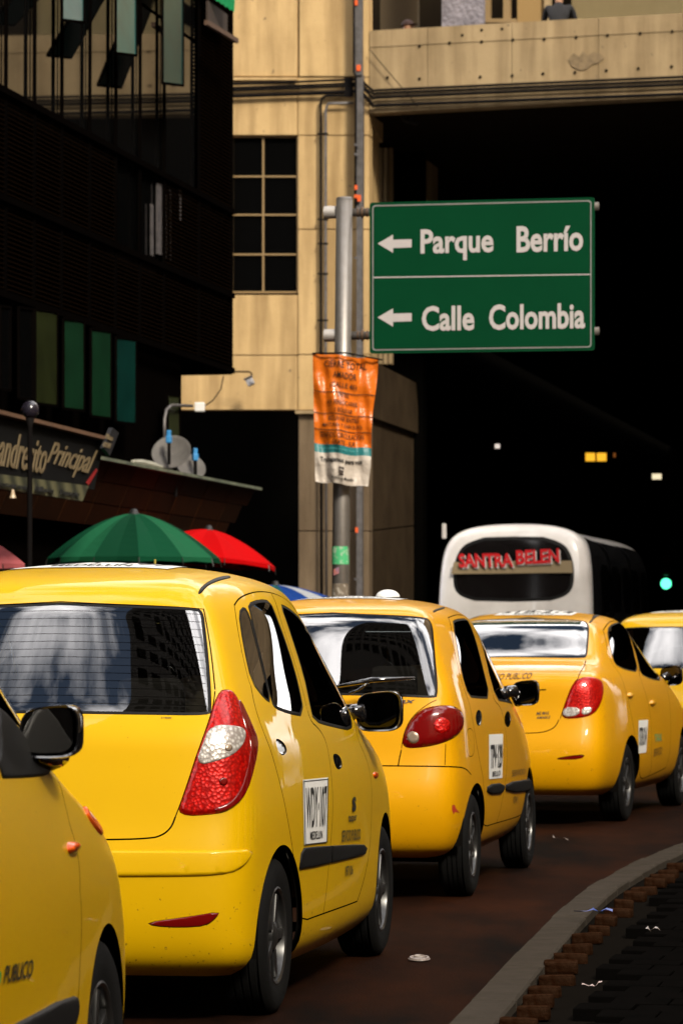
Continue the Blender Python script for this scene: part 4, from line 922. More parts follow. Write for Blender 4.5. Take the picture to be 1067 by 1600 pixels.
def wslab(bm, x0, y0, x1, y1, off=0.0, th=.3, y0b=None, y1b=None):
    a, b = W(x0, y0, off), W(x1, y0 if y0b is None else y0b, off); c_, d = W(x1, y1 if y1b is None else y1b, off), W(x0, y1, off)
    prism(bm, [a, b, c_, d], D*th); return bm
sta = thing('station_building', 'warm beige concrete station building with gridded dark window and long bridge deck', 'building', P0)
inv = Matrix.Translation(-P0)
def spart(name, bm, m, parent=None, smooth=False):
    if parent is None: bmesh.ops.transform(bm, matrix=inv, verts=bm.verts[:])
    else: bmesh.ops.transform(bm, matrix=inv, verts=bm.verts[:])
    return obj(name, bm, m, parent or sta, smooth)
J = 1.2      # joint width in photo pixels
def spanel(x0, y0, x1, y1, off=0, m=CON, th=.3, **k):
    bm = bmesh.new(); wslab(bm, x0+J/2, y0+J/2, x1-J/2, y1-J/2, off, th, **k)
    bmesh.ops.bevel(bm, geom=bm.edges[:], offset=.008, segments=1, affect='EDGES'); return spart('wall_panel', bm, m)
spanel(200, -60, 465, 119); spanel(467, -60, 558, 119); spanel(558, -60, 577, 120, -.02)
spanel(200, 119, 465, 211, -.03); spanel(465, 119, 577, 211, -.03)
spanel(465, 211, 577, 358, -.03); spanel(465, 358, 577, 554, -.03)
spanel(200, 211, 361, 458, -.03); spanel(200, 460, 465, 555, -.03); spanel(200, 555, 465, 641, -.03); spanel(465, 554, 577, 641, -.03)
CON4 = concrete('shaded_pillar_concrete', (.18, .13, .08), (.12, .085, .05)); spanel(466, 647, 577, 830, -.06, CON4); spanel(466, 830, 577, 1020, -.06, CON4)  # darker concrete copy: the lower pillar's shade put into the colour
bm = bmesh.new(); wslab(bm, 461, 641, 500, 646, .05, .3); spart('ledge', bm, CON2)
bm = bmesh.new(); wslab(bm, 200, 120, 464, 124, .05, .1); spart('ledge', bm, CON)
bm = bmesh.new(); wslab(bm, 150, -80, 574, 640, -.34, .02); spart('wall_core', bm, SHADEC)
# gridded window
wf = bmesh.new(); 
for y in (213, 275, 335, 397, 456): wslab(wf, 361, y-1.3, 466, y+1.3, -.12, .06)
for x in (362, 411, 464.5): wslab(wf, x-1.2, 213, x+1.2, 457, -.115, .05)
wfr = spart('window_frame', wf, FRAME)
for y0, y1 in ((213, 275), (275, 335), (335, 397), (397, 456)):
    for x0, x1 in ((362, 411), (411, 464)):
        bm = bmesh.new(); wslab(bm, x0, y0, x1, y1, -.16, .01); spart('window_pane', bm, WGL, wfr)
# pillar side facing the street, its low beam and the dark glazing above it
Pc = P0+N*.02
def Sd(px, py, off=0): return on_plane(px, py, Pc+N*off, N)
def sside(name, pts, m, th=.3, off=0): bm = bmesh.new(); prism(bm, [Sd(*p, off) for p in pts], -N*th); return spart(name, bm, m)
x0s = 577.5
CON3 = mat('shaded_side_concrete', (.055, .038, .022), .9, spec=.05, noise=(1.5, .8, (.03, .02, .012)))  # dark colour stands for the shade on the pillar's side faces
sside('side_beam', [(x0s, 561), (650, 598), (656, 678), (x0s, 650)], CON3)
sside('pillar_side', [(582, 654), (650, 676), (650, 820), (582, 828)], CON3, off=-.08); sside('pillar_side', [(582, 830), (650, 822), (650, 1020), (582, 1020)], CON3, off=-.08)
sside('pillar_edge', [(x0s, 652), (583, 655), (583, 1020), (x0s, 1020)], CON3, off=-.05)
sside('upper_side', [(x0s, 50), (598, 118), (598, 222), (x0s, 186)], CON)
sside('upper_side', [(x0s, 186), (592, 212), (592, 310), (590, 560), (x0s, 555)], CON, off=-.05)
sside('side_glazing', [(592, 200), (668, 260), (668, 600), (592, 568)], WGL, .02, -.35)
for x in (596, 604, 612): sside('side_fin', [(x, 230), (x+2.5, 232), (x+2.5, 570), (x, 568)], CON2, .05, -.2)
sside('far_pier', [(668, 250), (684, 262), (684, 330), (668, 320)], CON2, .3)
# bridge deck across the street
def deck(name, y0, y1, y0b, y1b, off, m, x0=577, x1=2600, th=.35): bm = bmesh.new(); k = (x1-577)/490; wslab(bm, x0, y0, x1, y1, off, th, y0+(y0b-y0)*k, y1+(y1b-y1)*k); return spart(name, bm, m)
for a, b in ((577, 668), (668, 800), (800, 935), (935, 1067), (1067, 1250), (1250, 2600)):
    f = lambda x, y, yb: y+(yb-y)*(x-577)/490
    bm = bmesh.new(); wslab(bm, a+.4, f(a, 47, 19), b-.4, f(a, 73, 47), .0, .35, f(b, 47, 19), f(b, 73, 47)); spart('parapet_panel', bm, CON2)
    bm = bmesh.new(); wslab(bm, a+.4, f(a, 73.8, 48), b-.4, f(a, 176, 150), -.012, .35, f(b, 73.8, 48), f(b, 176, 150)); spart('beam_panel', bm, CON2)
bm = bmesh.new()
prism(bm, [W(577, 176, -.4), W(2600, 66, -.4), W(2600, 66, -.4)+D*112, W(100, 200, -.4)+D*112, W(100, 200, -.4)+D*6], (0, 0, .5)); spart('deck_underside', bm, SHADEC)
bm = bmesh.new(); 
prism(bm, [W(577, 70, -.4), W(2600, -40, -.4), W(2600, -40, -.4)+D*14, W(577, 70, -.4)+D*14], (0, 0, .05)); spart('deck_floor', bm, SHADEC)
# tie-rod dimples on the beam
bm = bmesh.new()
for x, y in ((722, 54), (752, 46), (784, 44), (702, 66), (752, 64), (801, 61), (850, 60), (900, 57), (949, 54), (1000, 51), (1050, 48), (750, 119), (800, 117), (848, 114), (898, 112), (947, 109), (997, 106), (1049, 103), (655, 71), (655, 122), (605, 120)):
    p = W(x, y, .01); lathe(bm, [(.001, .0), (.022, 0), (.026, -.01)], Matrix.Translation(p) @ Matrix.Rotation(SA, 4, 'Z') @ Matrix.Rotation(math.pi/2, 4, 'X'), 8)
tag(spart('tie_rod_hole', bm, SHADEC), kind='stuff')
# spalled patch
bm = bmesh.new(); pts = [(888, 92), (896, 82), (905, 88), (911, 79), (918, 86), (928, 80), (937, 83), (944, 90), (936, 97), (925, 100), (916, 108), (906, 109), (893, 103)]
prism(bm, [W(x, y, -.004) for x, y in pts], -D*.010); spart('spalled_patch', bm, mat('spalled_concrete', (.24, .17, .09), .95, bump=(60, .8, .02), noise=(12, .8, (.14, .10, .055))))
# station concourse above the beam
def con(name, x0, y0, x1, y1, dep, m): bm = bmesh.new(); wslab(bm, x0, y0, x1, y1, -dep, .2); return spart(name, bm, m)
con('concourse_wall', 560, -400, 2600, 60, 7.5, SHADEC); con('bright_wall', 893, -380, 1300, 40, 5.0, mat('cream_wall', (.74, .60, .30), .8, noise=(2, .5, (.6, .47, .22))))
con('concourse_column', 594, -380, 652, 52, 3.5, mat('brown_column', (.10, .07, .035), .8)); con('hanging_sheet', 690, -300, 755, 44, 1.2, mat('lilac_sheet', (.26, .24, .27), .8, noise=(4, .8, (.14, .13, .15)), bump=(14, .9, .06)))
con('timber_frame', 757, -20, 765, 42, 1.5, FRAME); con('timber_frame', 786, -20, 796, 40, 1.5, FRAME); con('timber_frame', 757, 28, 806, 34, 1.45, FRAME); con('ochre_pier', 808, -380, 850, 42, 2.0, mat('ochre', (.30, .19, .07), .85)); con('pale_post', 850, -380, 860, 40, 1.9, CON2)
con('upper_wall', 577, -700, 2600, -380, .5, CON2); con('upper_wall', 100, -700, 575, -62, .02, CON)
# conduits along beam and wall
def conduit(name, pts, r, m, parent=None, n=8): bm = bmesh.new(); tube(bm, pts, r, n); return spart(name, bm, m, parent, True)
for y0, y1, yl, r in ((140, 119, 124, .022), (144.5, 124.5, 130, .02), (151.5, 131, 134, .022), (164, 146, 143, .030)):
    k = (1250-577)/490
    o = .06
    conduit('conduit', [W(1250, y0+(y1-y0)*k, o), W(590, y0, o), W(583, y0+1, o+.02), W(574, yl+10, o+.1), W(566, yl+2, o+.14), W(556, yl-1, o+.03), W(465, yl+3, o), W(200, yl+12, o)], r, PIPEB)
for x in (533, 539, 545): pass
bm = bmesh.new(); wslab(bm, 538, 120, 550, 150, .12, .05); spart('conduit_clamp', bm, PIPEB)
for dx, yy in ((0, 148), (8, 160)):
    conduit('riser_conduit', [W(552, yy, .08), W(510+dx*.4, yy+1, .08), W(503+dx, yy+4, .08), W(501+dx, yy+12, .08), W(501+dx, 560, .08), W(502+dx, 940, .10)], .022, PIPEB if dx == 0 else PIPEG)
for y in (208, 342, 380, 427, 500, 600): bm = bmesh.new(); wslab(bm, 496, y-1.2, 512, y+1.2, .11, .05); spart('pipe_bracket', bm, PIPEB)
bm = bmesh.new(); wslab(bm, 553.5, -60, 565.5, 116, .30, .12); spart('cable_tray', bm, PIPEG)
bm = bmesh.new(); wslab(bm, 555, 116, 567, 330, .26, .12); wslab(bm, 557, 330, 566, 935, .22, .1); spart('cable_tray', bm, PIPEG)
conduit('cable_tray_edge', [W(552.5, -60, .32), W(553, 112, .32), W(556, 120, .32), W(555, 330, .28)], .018, PIPEB)
for (x, y, h, w_) in ((555.5, 3, 8, 6), (560, 105, 9, 6), (556, 292, 7, 4), (556, 306, 5, 5), (561, 309, 10, 5), (557, 828, 8, 4)):
    bm = bmesh.new(); wslab(bm, x-w_/2, y-h/2, x+w_/2, y+h/2, .325, .02); spart('painted_mark', bm, ORANGE)
for y in (225, 240, 402, 905): bm = bmesh.new(); wslab(bm, 553, y-1.5, 561, y+1.5, .34, .03); spart('tray_clip', bm, PIPEG)
conduit('hanging_wire', [W(577, 76, .1), W(602, 106, .1), W(640, 150, .1), W(652, 166, .1)], .007, PIPEB)
# security camera on its bracket and the small one on the left
cm = thing('security_camera', 'grey security camera hanging from a bent bracket on the beige wall', 'camera', W(390, 595, .5))
q = cm.location; bm = bmesh.new(); tube(bm, [W(362, 580.5, .5)-q, W(389, 580.5, .5)-q, W(393, 583, .5)-q, W(393, 592, .5)-q], .014, 8); obj('bracket', bm, PIPEB, cm, True)
M = Matrix.Rotation(R(-25), 4, 'Y'); bm = bmesh.new(); box(bm, (0, -.05, -.02), (.12, .22, .12), 0, M, .015); box(bm, (.02, -.17, -.03), (.06, .03, .06), 0, M, .01); obj('camera_housing', bm, mat('grey_housing', (.30, .30, .33), .5), cm); nbox('sun_hood', (0, -.06, .052), (.15, .28, .012), PIPEG, cm, M=M)

# people on the bridge
SKIN = mat('skin', (.30, .15, .08), .6); CAPM = mat('cap_cloth', (.03, .012, .01), .85); CLOTH = mat('dark_clothes', (.012, .012, .014), .9); SHIRT = mat('red_shirt', (.35, .05, .02), .9)
def person(name, label, base, face, lean, shirt, cap):
    r = thing(name, label, 'person', base, face)
    bm = bmesh.new(); sk = bm.verts.layers.skin.verify()
    J_ = {'pel': (0, 0, .95, .15), 'che': (0, lean*.5, 1.28, .16), 'nek': (0, lean, 1.5, .06), 'hea': (0, lean+.02, 1.62, .09), 'top': (0, lean+.01, 1.72, .075)}
    for s in (-1, 1):
        J_.update({f'sh{s}': (s*.19, lean*.9, 1.43, .065), f'el{s}': (s*.27, lean+.12, 1.18, .045), f'wr{s}': (s*.16, lean+.32, 1.10, .03), f'hd{s}': (s*.13, lean+.39, 1.10, .028),
                   f'hp{s}': (s*.10, 0, .90, .10), f'kn{s}': (s*.11, .02, .5, .065), f'an{s}': (s*.11, 0, .08, .045), f'ft{s}': (s*.12, .14, .04, .04)})
    V = {}
    for k, v in J_.items(): V[k] = bm.verts.new(v[:3]); V[k][sk].radius = (v[3], v[3])
    V['pel'][sk].use_root = True
    E = [('pel', 'che'), ('che', 'nek'), ('nek', 'hea'), ('hea', 'top')]
    for s in (-1, 1): E += [('che', f'sh{s}'), (f'sh{s}', f'el{s}'), (f'el{s}', f'wr{s}'), (f'wr{s}', f'hd{s}'), ('pel', f'hp{s}'), (f'hp{s}', f'kn{s}'), (f'kn{s}', f'an{s}'), (f'an{s}', f'ft{s}')]
    for a_, b_ in E: bm.edges.new((V[a_], V[b_]))
    me = bpy.data.meshes.new('p'); bm.to_mesh(me); bm.free(); o = bpy.data.objects.new('p', me); C.objects.link(o)
    o.modifiers.new('s', 'SKIN'); ss = o.modifiers.new('d', 'SUBSURF'); ss.levels = 2
    dg = bpy.context.evaluated_depsgraph_get(); m2 = bpy.data.meshes.new_from_object(o.evaluated_get(dg)); bpy.data.objects.remove(o)
    m2.materials.clear(); [m2.materials.append(x) for x in (shirt, SKIN, CLOTH)]
    for pl in m2.polygons: pl.material_index = 1 if pl.center.z > 1.5 or (pl.center.y > lean+.3 and pl.center.z > 1) else (2 if pl.center.z < .95 else 0); pl.use_smooth = True
    m2.name = 'body'; link('body', m2, None, r)
    bm = bmesh.new(); M = Matrix.Translation((0, lean+.01, 1.665)) @ Matrix.Rotation(.1, 4, 'X')
    lathe(bm, [(.105*math.cos(a_), .10*math.sin(a_)) for a_ in np.linspace(0, math.pi/2, 7)], M, 20)
    if cap:
        v = [bm.verts.new(M @ Vector((x, y, z))) for x, y, z in ((-.08, .06, .005), (-.07, .17, -.01), (0, .20, -.01), (.07, .17, -.01), (.08, .06, .005))]; bm.faces.new(v)
    obj('cap' if cap else 'hair', bm, CAPM, r, True)
    bm = bmesh.new(); bmesh.ops.create_uvsphere(bm, u_segments=8, v_segments=6, radius=.018, matrix=Matrix.Translation((0, lean+.115, 1.63))); obj('nose', bm, SKIN, r, True)
    return r
b_ = W(636, 45, -.75); person('person', 'person in a dark cap peeping over the bridge parapet', (b_.x, b_.y, b_.z-1.60), -R(120), 0, SHIRT, True)
b_ = W(872, 22, -.7); person('person', 'person in dark clothes leaning on the bridge parapet near the bright wall', (b_.x, b_.y, b_.z-1.28), -R(10), .12, CLOTH, False)

# ================================================================= under the bridge: darkness, far lights
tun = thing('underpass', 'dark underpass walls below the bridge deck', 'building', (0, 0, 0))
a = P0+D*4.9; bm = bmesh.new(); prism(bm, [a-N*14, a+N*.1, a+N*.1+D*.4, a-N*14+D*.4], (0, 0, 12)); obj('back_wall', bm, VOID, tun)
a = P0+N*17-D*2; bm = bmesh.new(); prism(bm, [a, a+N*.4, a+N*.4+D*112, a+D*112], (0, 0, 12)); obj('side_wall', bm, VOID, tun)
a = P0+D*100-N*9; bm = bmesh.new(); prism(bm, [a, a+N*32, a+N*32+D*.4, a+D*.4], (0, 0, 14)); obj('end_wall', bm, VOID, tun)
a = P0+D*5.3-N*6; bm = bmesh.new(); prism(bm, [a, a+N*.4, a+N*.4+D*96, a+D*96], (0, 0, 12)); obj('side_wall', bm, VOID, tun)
def lamp_box(name, label, cat, px, py, Y, w_, h, col, st, n=1, gap=0):
    p = at(px, py, Y); t = thing(name, label, cat, p)
    for i in range(n):
        bm = bmesh.new(); box(bm, ((i-(n-1)/2)*(w_+gap), 0, 0), (w_, .06, h), bev=.01); obj('lit_panel', bm, mat('lamp_'+name, col, .5, emit=(col, st)), t)
    bm = bmesh.new(); W_ = n*w_+(n-1)*gap+.08; box(bm, (0, .08, 0), (W_, .08, h+.08), bev=.01); obj('lamp_housing', bm, PIPEB, t); return t
lamp_box('lit_window', 'pair of amber lit panes glowing in the dark underpass', 'lamp', 931, 714, 110, .30, .26, (1, .50, .03), 1.0, 2, .06)
lamp_box('tube_lamp', 'small cream lamp glowing at the right edge of the dark underpass', 'lamp', 1026, 744.5, 100, .27, .16, (1, .85, .55), .9)
lamp_box('ceiling_lamp', 'tiny white lamp high in the underpass left of the amber panes', 'lamp', 777, 697, 100, .14, .12, (1, .85, .75), .8)
lamp_box('sign_light', 'faint orange glint just right of the amber panes', 'lamp', 960, 711, 112, .07, .14, (.8, .25, .05), .22)
tl = thing('traffic_light', 'green glowing traffic light far down the dark street', 'traffic light', at(1041, 912, 90)-UP*2.6)
p = at(1041, 912, 90)-tl.location; nbox('signal_housing', (p.x, p.y+.2, p.z+.33), (.36, .2, 1.05), PIPEB, tl, bev=.03)
for k, (c_, e_) in enumerate((((.03, .55, .25), 2.6), ((.05, .03, .01), 0), ((.05, .01, .01), 0))):
    bm = bmesh.new(); lathe(bm, [(.001, .05), (.08, .04), (.135, 0), (.14, -.02)], Matrix.Translation((p.x, p.y+.09, p.z+k*.33)) @ Matrix.Rotation(math.pi/2, 4, 'X'), 24)
    obj('signal_lens', bm, mat('signal_%d' % k, c_, .3, emit=((.10, 1, .50), e_) if e_ else None), tl, True)
bm = bmesh.new(); tube(bm, [(p.x, p.y+.3, 0), (p.x, p.y+.3, p.z+.8)], .05, 10); obj('signal_post', bm, PIPEB, tl)

# ================================================================= dark shop building on the left
FA = Vector((-1.46, 46, 0))
def F(px, py, off=0.0): return on_plane(px, py, FA+N*off, N)
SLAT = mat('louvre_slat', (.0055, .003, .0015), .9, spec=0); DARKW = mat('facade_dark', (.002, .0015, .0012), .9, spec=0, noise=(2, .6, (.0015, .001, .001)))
REFG = mat('reflective_glass', (.004, .004, .004), .03, spec=1.0, coat=0); REFG.node_tree.nodes['Principled BSDF'].inputs['IOR'].default_value = 1.75
sb = thing('shop_building', 'dark louvred office building with tinted glass on the left of the street', 'building', FA)
invF = Matrix.Translation(-FA)
def fpart(name, bm, m, parent=None, smooth=False): bmesh.ops.transform(bm, matrix=invF, verts=bm.verts[:]); return obj(name, bm, m, parent or sb, smooth)
def fq(bm, x0, x1, ya0, ya1, yb0, yb1, off, th):   # quad on the facade: at x0 from ya0 to ya1, at x1 from yb0 to yb1
    prism(bm, [F(x0, ya0, off), F(x1, yb0, off), F(x1, yb1, off), F(x0, ya1, off)], -N*th); return bm
zt = 14.0
def zy(z):      # height line on the facade -> function column -> row
    def f(x):
        b = on_x(x, FA); return PH/2-(PH/2-HOR)*1.0 - 0 if False else proj(np.array([[b.x, b.y, z]]))[0][1]
    return f
z1 = F(0, 139).z; z2 = F(0, 308).z; z3 = F(55, 480).z; z4 = F(55, 633).z; zov = F(362, 585).z
cols = [-150, -100, -55, -20, 6, 29, 51, 72, 94, 116, 138, 159, 179, 198, 217, 236, 255, 283, 310, 335, 361]
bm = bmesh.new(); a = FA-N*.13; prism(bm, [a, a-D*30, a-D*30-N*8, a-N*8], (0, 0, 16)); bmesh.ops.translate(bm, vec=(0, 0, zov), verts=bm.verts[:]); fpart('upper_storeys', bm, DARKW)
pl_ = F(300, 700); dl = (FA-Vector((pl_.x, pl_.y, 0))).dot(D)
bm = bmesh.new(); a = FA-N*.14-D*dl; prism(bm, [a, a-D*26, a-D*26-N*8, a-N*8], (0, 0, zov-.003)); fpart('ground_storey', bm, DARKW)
def louvres(xa, xb, za, zb, name='louvre_panel', inset=0):
    A = on_x(xa, FA); B_ = on_x(xb, FA); A = A+(B_-A)*.03; B_ = A+(B_-A)*.96
    bm = bmesh.new(); z = za+.03
    while z < zb-.02:
        prism(bm, [Vector((A.x, A.y, z)), Vector((B_.x, B_.y, z)), Vector((B_.x, B_.y, z+.010))-N*.03, Vector((A.x, A.y, z+.010))-N*.03], (0, 0, .014)); z += .050
    fpart(name, bm, SLAT)
for xa, xb in zip(cols, cols[1:]):
    big = xa in (6, 51, 94, 138, 179, 217, 255, 310)
    louvres(xa, xb, z2+.04, z1-.04) if not (179 <= xa < 255) else None
    if xa < 310: louvres(xa, xb, z3+.06, z2-.04)
    if xa >= 310: louvres(xa, xb, zov+.05, z2-.04, inset=.0); louvres(xa, xb, z1+.04, z1+3.2)
bm = bmesh.new(); prism(bm, [Vector((FA.x, FA.y, zov)), Vector((FA.x, FA.y, zov))-N*.14, Vector((FA.x, FA.y, zov))-N*.14-D*.04, Vector((FA.x, FA.y, zov))-D*.04], (0, 0, 14)); fpart('corner_post', bm, DARKW)
# rails and mullions
for z in (z1, z2, z3+.02): 
    bm = bmesh.new(); A = on_x(-160, FA); B_ = on_x(361, FA); seg_box(bm, Vector((A.x, A.y, z))+N*.02, Vector((B_.x, B_.y, z))+N*.02, .06, .07); fpart('facade_rail', bm, DARKW)
for x in (-100, -55, 6, 51, 94, 138, 179, 217, 255, 310, 361):
    A = on_x(x, FA); bm = bmesh.new(); box(bm, (A.x, A.y, (z3+zt)/2), (.03, .05, zt-z3), SA); fpart('mullion', bm, DARKW)
# mirror panes of the upper floor, with the floor line running below
for x0, x1 in ((-55, 6), (6, 51), (51, 94), (94, 138), (138, 179), (179, 217), (217, 255), (255, 310)):
    A = on_x(x0+1, FA); B_ = on_x(x1-1, FA); zz = z1+.05; tw = rng.uniform(-.004, .004)
    bm = bmesh.new(); prism(bm, [Vector((A.x, A.y, zz))-N*.05, Vector((B_.x, B_.y, zz))-N*(.05+tw), Vector((B_.x, B_.y, zz+1.9))-N*(.05+tw), Vector((A.x, A.y, zz+1.9))-N*.05], -N*.01); fpart('mirror_pane', bm, REFG)
    bm = bmesh.new(); prism(bm, [Vector((A.x, A.y, zz+1.95))-N*.05, Vector((B_.x, B_.y, zz+1.95))-N*.05, Vector((B_.x, B_.y, zz+4))-N*.05, Vector((A.x, A.y, zz+4))-N*.05], -N*.01); fpart('dark_pane', bm, WGL)
# lower open bay with pale curtains
for x, w_, y0, y1 in ((237, 3, 318, 400), (246, 7, 285, 398), (255, 6, 300, 405), (266, 1.6, 295, 408), (281, 2, 295, 345)):
    A = on_x(x, FA); B_ = on_x(x+w_, FA); bm = bmesh.new(); prism(bm, [F(x, y0, -.02), F(x+w_, y0+2, -.02), F(x+w_, y1, -.02), F(x, y1-2, -.02)], -N*.02); fpart('curtain', bm, mat('curtain_cloth', (.075, .065, .065), .9, noise=(10, .8, (.02, .018, .02))))
for x0, x1 in ((179, 217), (217, 255)):
    bm = bmesh.new(); A = on_x(x0+1, FA); B_ = on_x(x1-1, FA); prism(bm, [Vector((A.x, A.y, z2+.08))-N*.06, Vector((B_.x, B_.y, z2+.08))-N*.06, Vector((B_.x, B_.y, z1-.06))-N*.06, Vector((A.x, A.y, z1-.06))-N*.06], -N*.01); fpart('dark_pane', bm, WGL)
# projecting casements with teal glass
def teal(nm, c): return mat(nm, c, .3, spec=.3, noise=(3, .9, tuple(x*.35 for x in c), .3, .7))
TE = [teal('teal_glass', (.004, .07, .062)), teal('green_glass', (.005, .035, .014)), teal('moss_glass', (.018, .024, .006)), teal('sea_glass', (.002, .034, .027))]
def casement(x0, x1, yt, yb, m, out=.22, slope=.12):
    p = [F(x0, yb, out), F(x1, yb+(x1-x0)*slope, out), F(x1, yt+(x1-x0)*slope, .04), F(x0, yt, .04)]
    bm = bmesh.new(); prism(bm, p, -N*.012); cs = fpart('casement_pane', bm, m)
    for a_, b__ in zip(p, p[1:]+p[:1]): bm = bmesh.new(); seg_box(bm, a_, b__, .03, .03); fpart('casement_frame', bm, DARKW, cs)
casement(97, 131, -60, 30, TE[0], .35); casement(181, 213, -60, 82, TE[0], .35); casement(254, 286, -70, 129, TE[3], .35)
casement(0, 16, 478, 608, WGL, .1); casement(29, 51, 480, 622, WGL, .08)
casement(55, 89, 482, 630, TE[2], .10); casement(99, 131, 497, 638, TE[1], .10); casement(142, 173, 513, 650, TE[1], .10); casement(181, 212, 526, 659, TE[3], .10)
casement(262, 280, 615, 690, mat('dim_glass', (.025, .03, .012), .3), .05)
# green corrugated awning and its strut at the top corner
ga = thing('corrugated_awning', 'bright green corrugated awning end at the top corner of the dark building', 'awning', F(345, 8, .2))
bm = bmesh.new(); q = ga.location; n = 14; A_ = []
for i in range(n+1):
    f_ = i/n; p1 = F(318, -12, .1).lerp(F(366, 19, .35), f_)-q; A_.append((bm.verts.new(p1+Vector((0, 0, .02*(i % 2)))), bm.verts.new(p1+Vector((.05, -.15, .9+.02*(i % 2))))))
for a_, b__ in zip(A_, A_[1:]): bm.faces.new((a_[0], b__[0], b__[1], a_[1]))
bmesh.ops.solidify(bm, geom=bm.faces[:], thickness=.012); obj('corrugated_sheet', bm, mat('green_sheet', (.02, .45, .16), .4), ga)
bm = bmesh.new(); seg_box(bm, F(322, 34, .3)-q, F(370, 63, .35)-q, .05, .06); obj('strut', bm, mat('brown_timber', (.09, .05, .03), .8), ga)
bm = bmesh.new(); prism(bm, [F(322, 0, .1)-q, F(352, 22, .1)-q, F(352, 50, .1)-q, F(322, 33, .1)-q], N*.03); obj('side_board', bm, mat('dark_timber', (.03, .018, .012), .8), ga)

# ================================================================= shop canopy fascia of rusty panels
RUST = [mat('rusty_panel', (.030, .009, .0016), .85, spec=.05, noise=(4, .8, (.02, .006, .002)), bump=(20, .3, .01)), mat('dull_rusty_panel', (.022, .007, .0015), .85, spec=.05, noise=(3, .8, (.014, .005, .0015)), bump=(20, .3, .01))]
CA = Vector((-1.11, 45.8, 0)); cf = thing('shop_canopy', 'rusty orange panelled shop canopy behind the green umbrella', 'canopy', CA); invC = Matrix.Translation(-CA)
def Cn(px, py, off=0.0): return on_plane(px, py, CA+N*off, N)
xs = [-60, -10, 40, 88, 131, 172, 213, 252, 290, 328, 365, 402]
def ytop(x): p = on_x(x, CA); return proj(np.array([[p.x, p.y, 3.32]]))[0][1]
zz = [3.32, 3.10, 2.86, 2.62]
for r_i in range(3):
    for x0, x1 in zip(xs, xs[1:]):
        A = on_x(x0+.5, CA); B_ = on_x(x1-.5, CA); sl = .10*r_i
        if x1 > 400: B_ = on_x(402-8*(r_i+.5), CA)
        bm = bmesh.new(); prism(bm, [Vector((A.x, A.y, zz[r_i]-.006))-N*sl, Vector((B_.x, B_.y, zz[r_i]-.006))-N*sl, Vector((B_.x, B_.y, zz[r_i+1]+.006))-N*(sl+.1), Vector((A.x, A.y, zz[r_i+1]+.006))-N*(sl+.1)], -N*.02)
        bmesh.ops.transform(bm, matrix=invC, verts=bm.verts[:]); obj('cladding_panel', bm, RUST[rng.randint(2)], cf)
bm = bmesh.new(); A = on_x(140, CA); B_ = on_x(402, CA); seg_box(bm, Vector((A.x, A.y, 3.33))+N*.02, Vector((B_.x, B_.y, 3.33))+N*.02, .09, .035); bmesh.ops.transform(bm, matrix=invC, verts=bm.verts[:]); obj('top_flashing', bm, mat('mossy_flashing', (.16, .18, .12), .7, noise=(5, .8, (.03, .04, .03))), cf)
bm = bmesh.new(); A = on_x(-60, CA); B_ = on_x(385, CA); prism(bm, [Vector((A.x, A.y, 3.28))-N*.02-UP*0, Vector((B_.x, B_.y, 3.28))-N*.02, Vector((B_.x, B_.y, 3.28))-N*2.2, Vector((A.x, A.y, 3.28))-N*2.2], (0, 0, .04)); bmesh.ops.transform(bm, matrix=invC, verts=bm.verts[:]); obj('canopy_roof', bm, VOID, cf)
o = obj('white_bundle', bmesh.new(), WHITE); bm = bmesh.new(); A = Cn(207, 721, -.05); B_ = Cn(253, 730, -.05); tube(bm, [A, A.lerp(B_, .3)+UP*.01, A.lerp(B_, .7), B_], [.02, .035, .045, .02], 8); bm.to_mesh(o.data); bm.free(); o.data.materials.clear(); o.data.materials.append(mat('pale_plastic', (.35, .34, .28), .6)); tag(o, 'pale plastic roll lying on top of the rusty canopy', 'roll')
# satellite dishes and conduit
def dish(label, px, py, Y, r, az, cat='satellite dish'):
    p = at(px, py, Y); t = thing('satellite_dish', label, cat, p, az, 'dishes on the canopy'); M = Matrix.Rotation(R(58), 4, 'X')
    bm = bmesh.new(); lathe(bm, [(.001, 0)]+[(r*k/8, .25*r*(k/8)**2) for k in range(1, 9)], M, 36); bmesh.ops.solidify(bm, geom=bm.faces[:], thickness=.01); o = obj('reflector', bm, mat('dish_grey', (.24, .225, .21), .55, noise=(6, .6, (.12, .115, .11))), t, True)
    f = M @ Vector((0, .15*r, 1.1*r)); bm = bmesh.new(); seg_box(bm, M @ Vector((0, -r*.9, .1)), f, .035, .035); obj('feed_arm', bm, PIPEB, t)
    bm = bmesh.new(); box(bm, f, (.07, .07, .09), bev=.015); box(bm, f+Vector((.0, .0, .07)), (.05, .05, .08), bev=.01); obj('receiver', bm, mat('blue_plastic', (.03, .22, .50), .5), t)
    bm = bmesh.new(); tube(bm, [M @ Vector((0, 0, -.02)), Vector((0, .25, -.1)), Vector((0, .25, -.5))], .02, 8); obj('mast', bm, PIPEB, t)
dish('large round grey satellite dish on the canopy edge', 269, 710, 41.5, .24, R(-8)); dish('smaller satellite dish half hidden behind the large one', 297, 732, 43, .19, R(25))
wp = thing('service_conduit', 'thin bent conduit with a small white junction box beside the dishes', 'conduit', F(262, 690)); q = wp.location
bm = bmesh.new(); tube(bm, [F(257, 700, .1)-q, F(257, 655, .1)-q, F(260, 640, .1)-q, F(268, 633, .1)-q, F(300, 634, .1)-q], .02, 8); obj('conduit_pipe', bm, PIPEG, wp, True)
bm = bmesh.new(); box(bm, F(312, 636, .1)-q, (.13, .12, .12), bev=.015); obj('junction_box', bm, WHITE, wp)
bm = bmesh.new(); tube(bm, [F(320, 634, .1)-q, F(333, 625, .1)-q, F(345, 608, .1)-q, F(349, 588, .1)-q], .008, 6); obj('loose_cable', bm, PIPEB, wp, True)

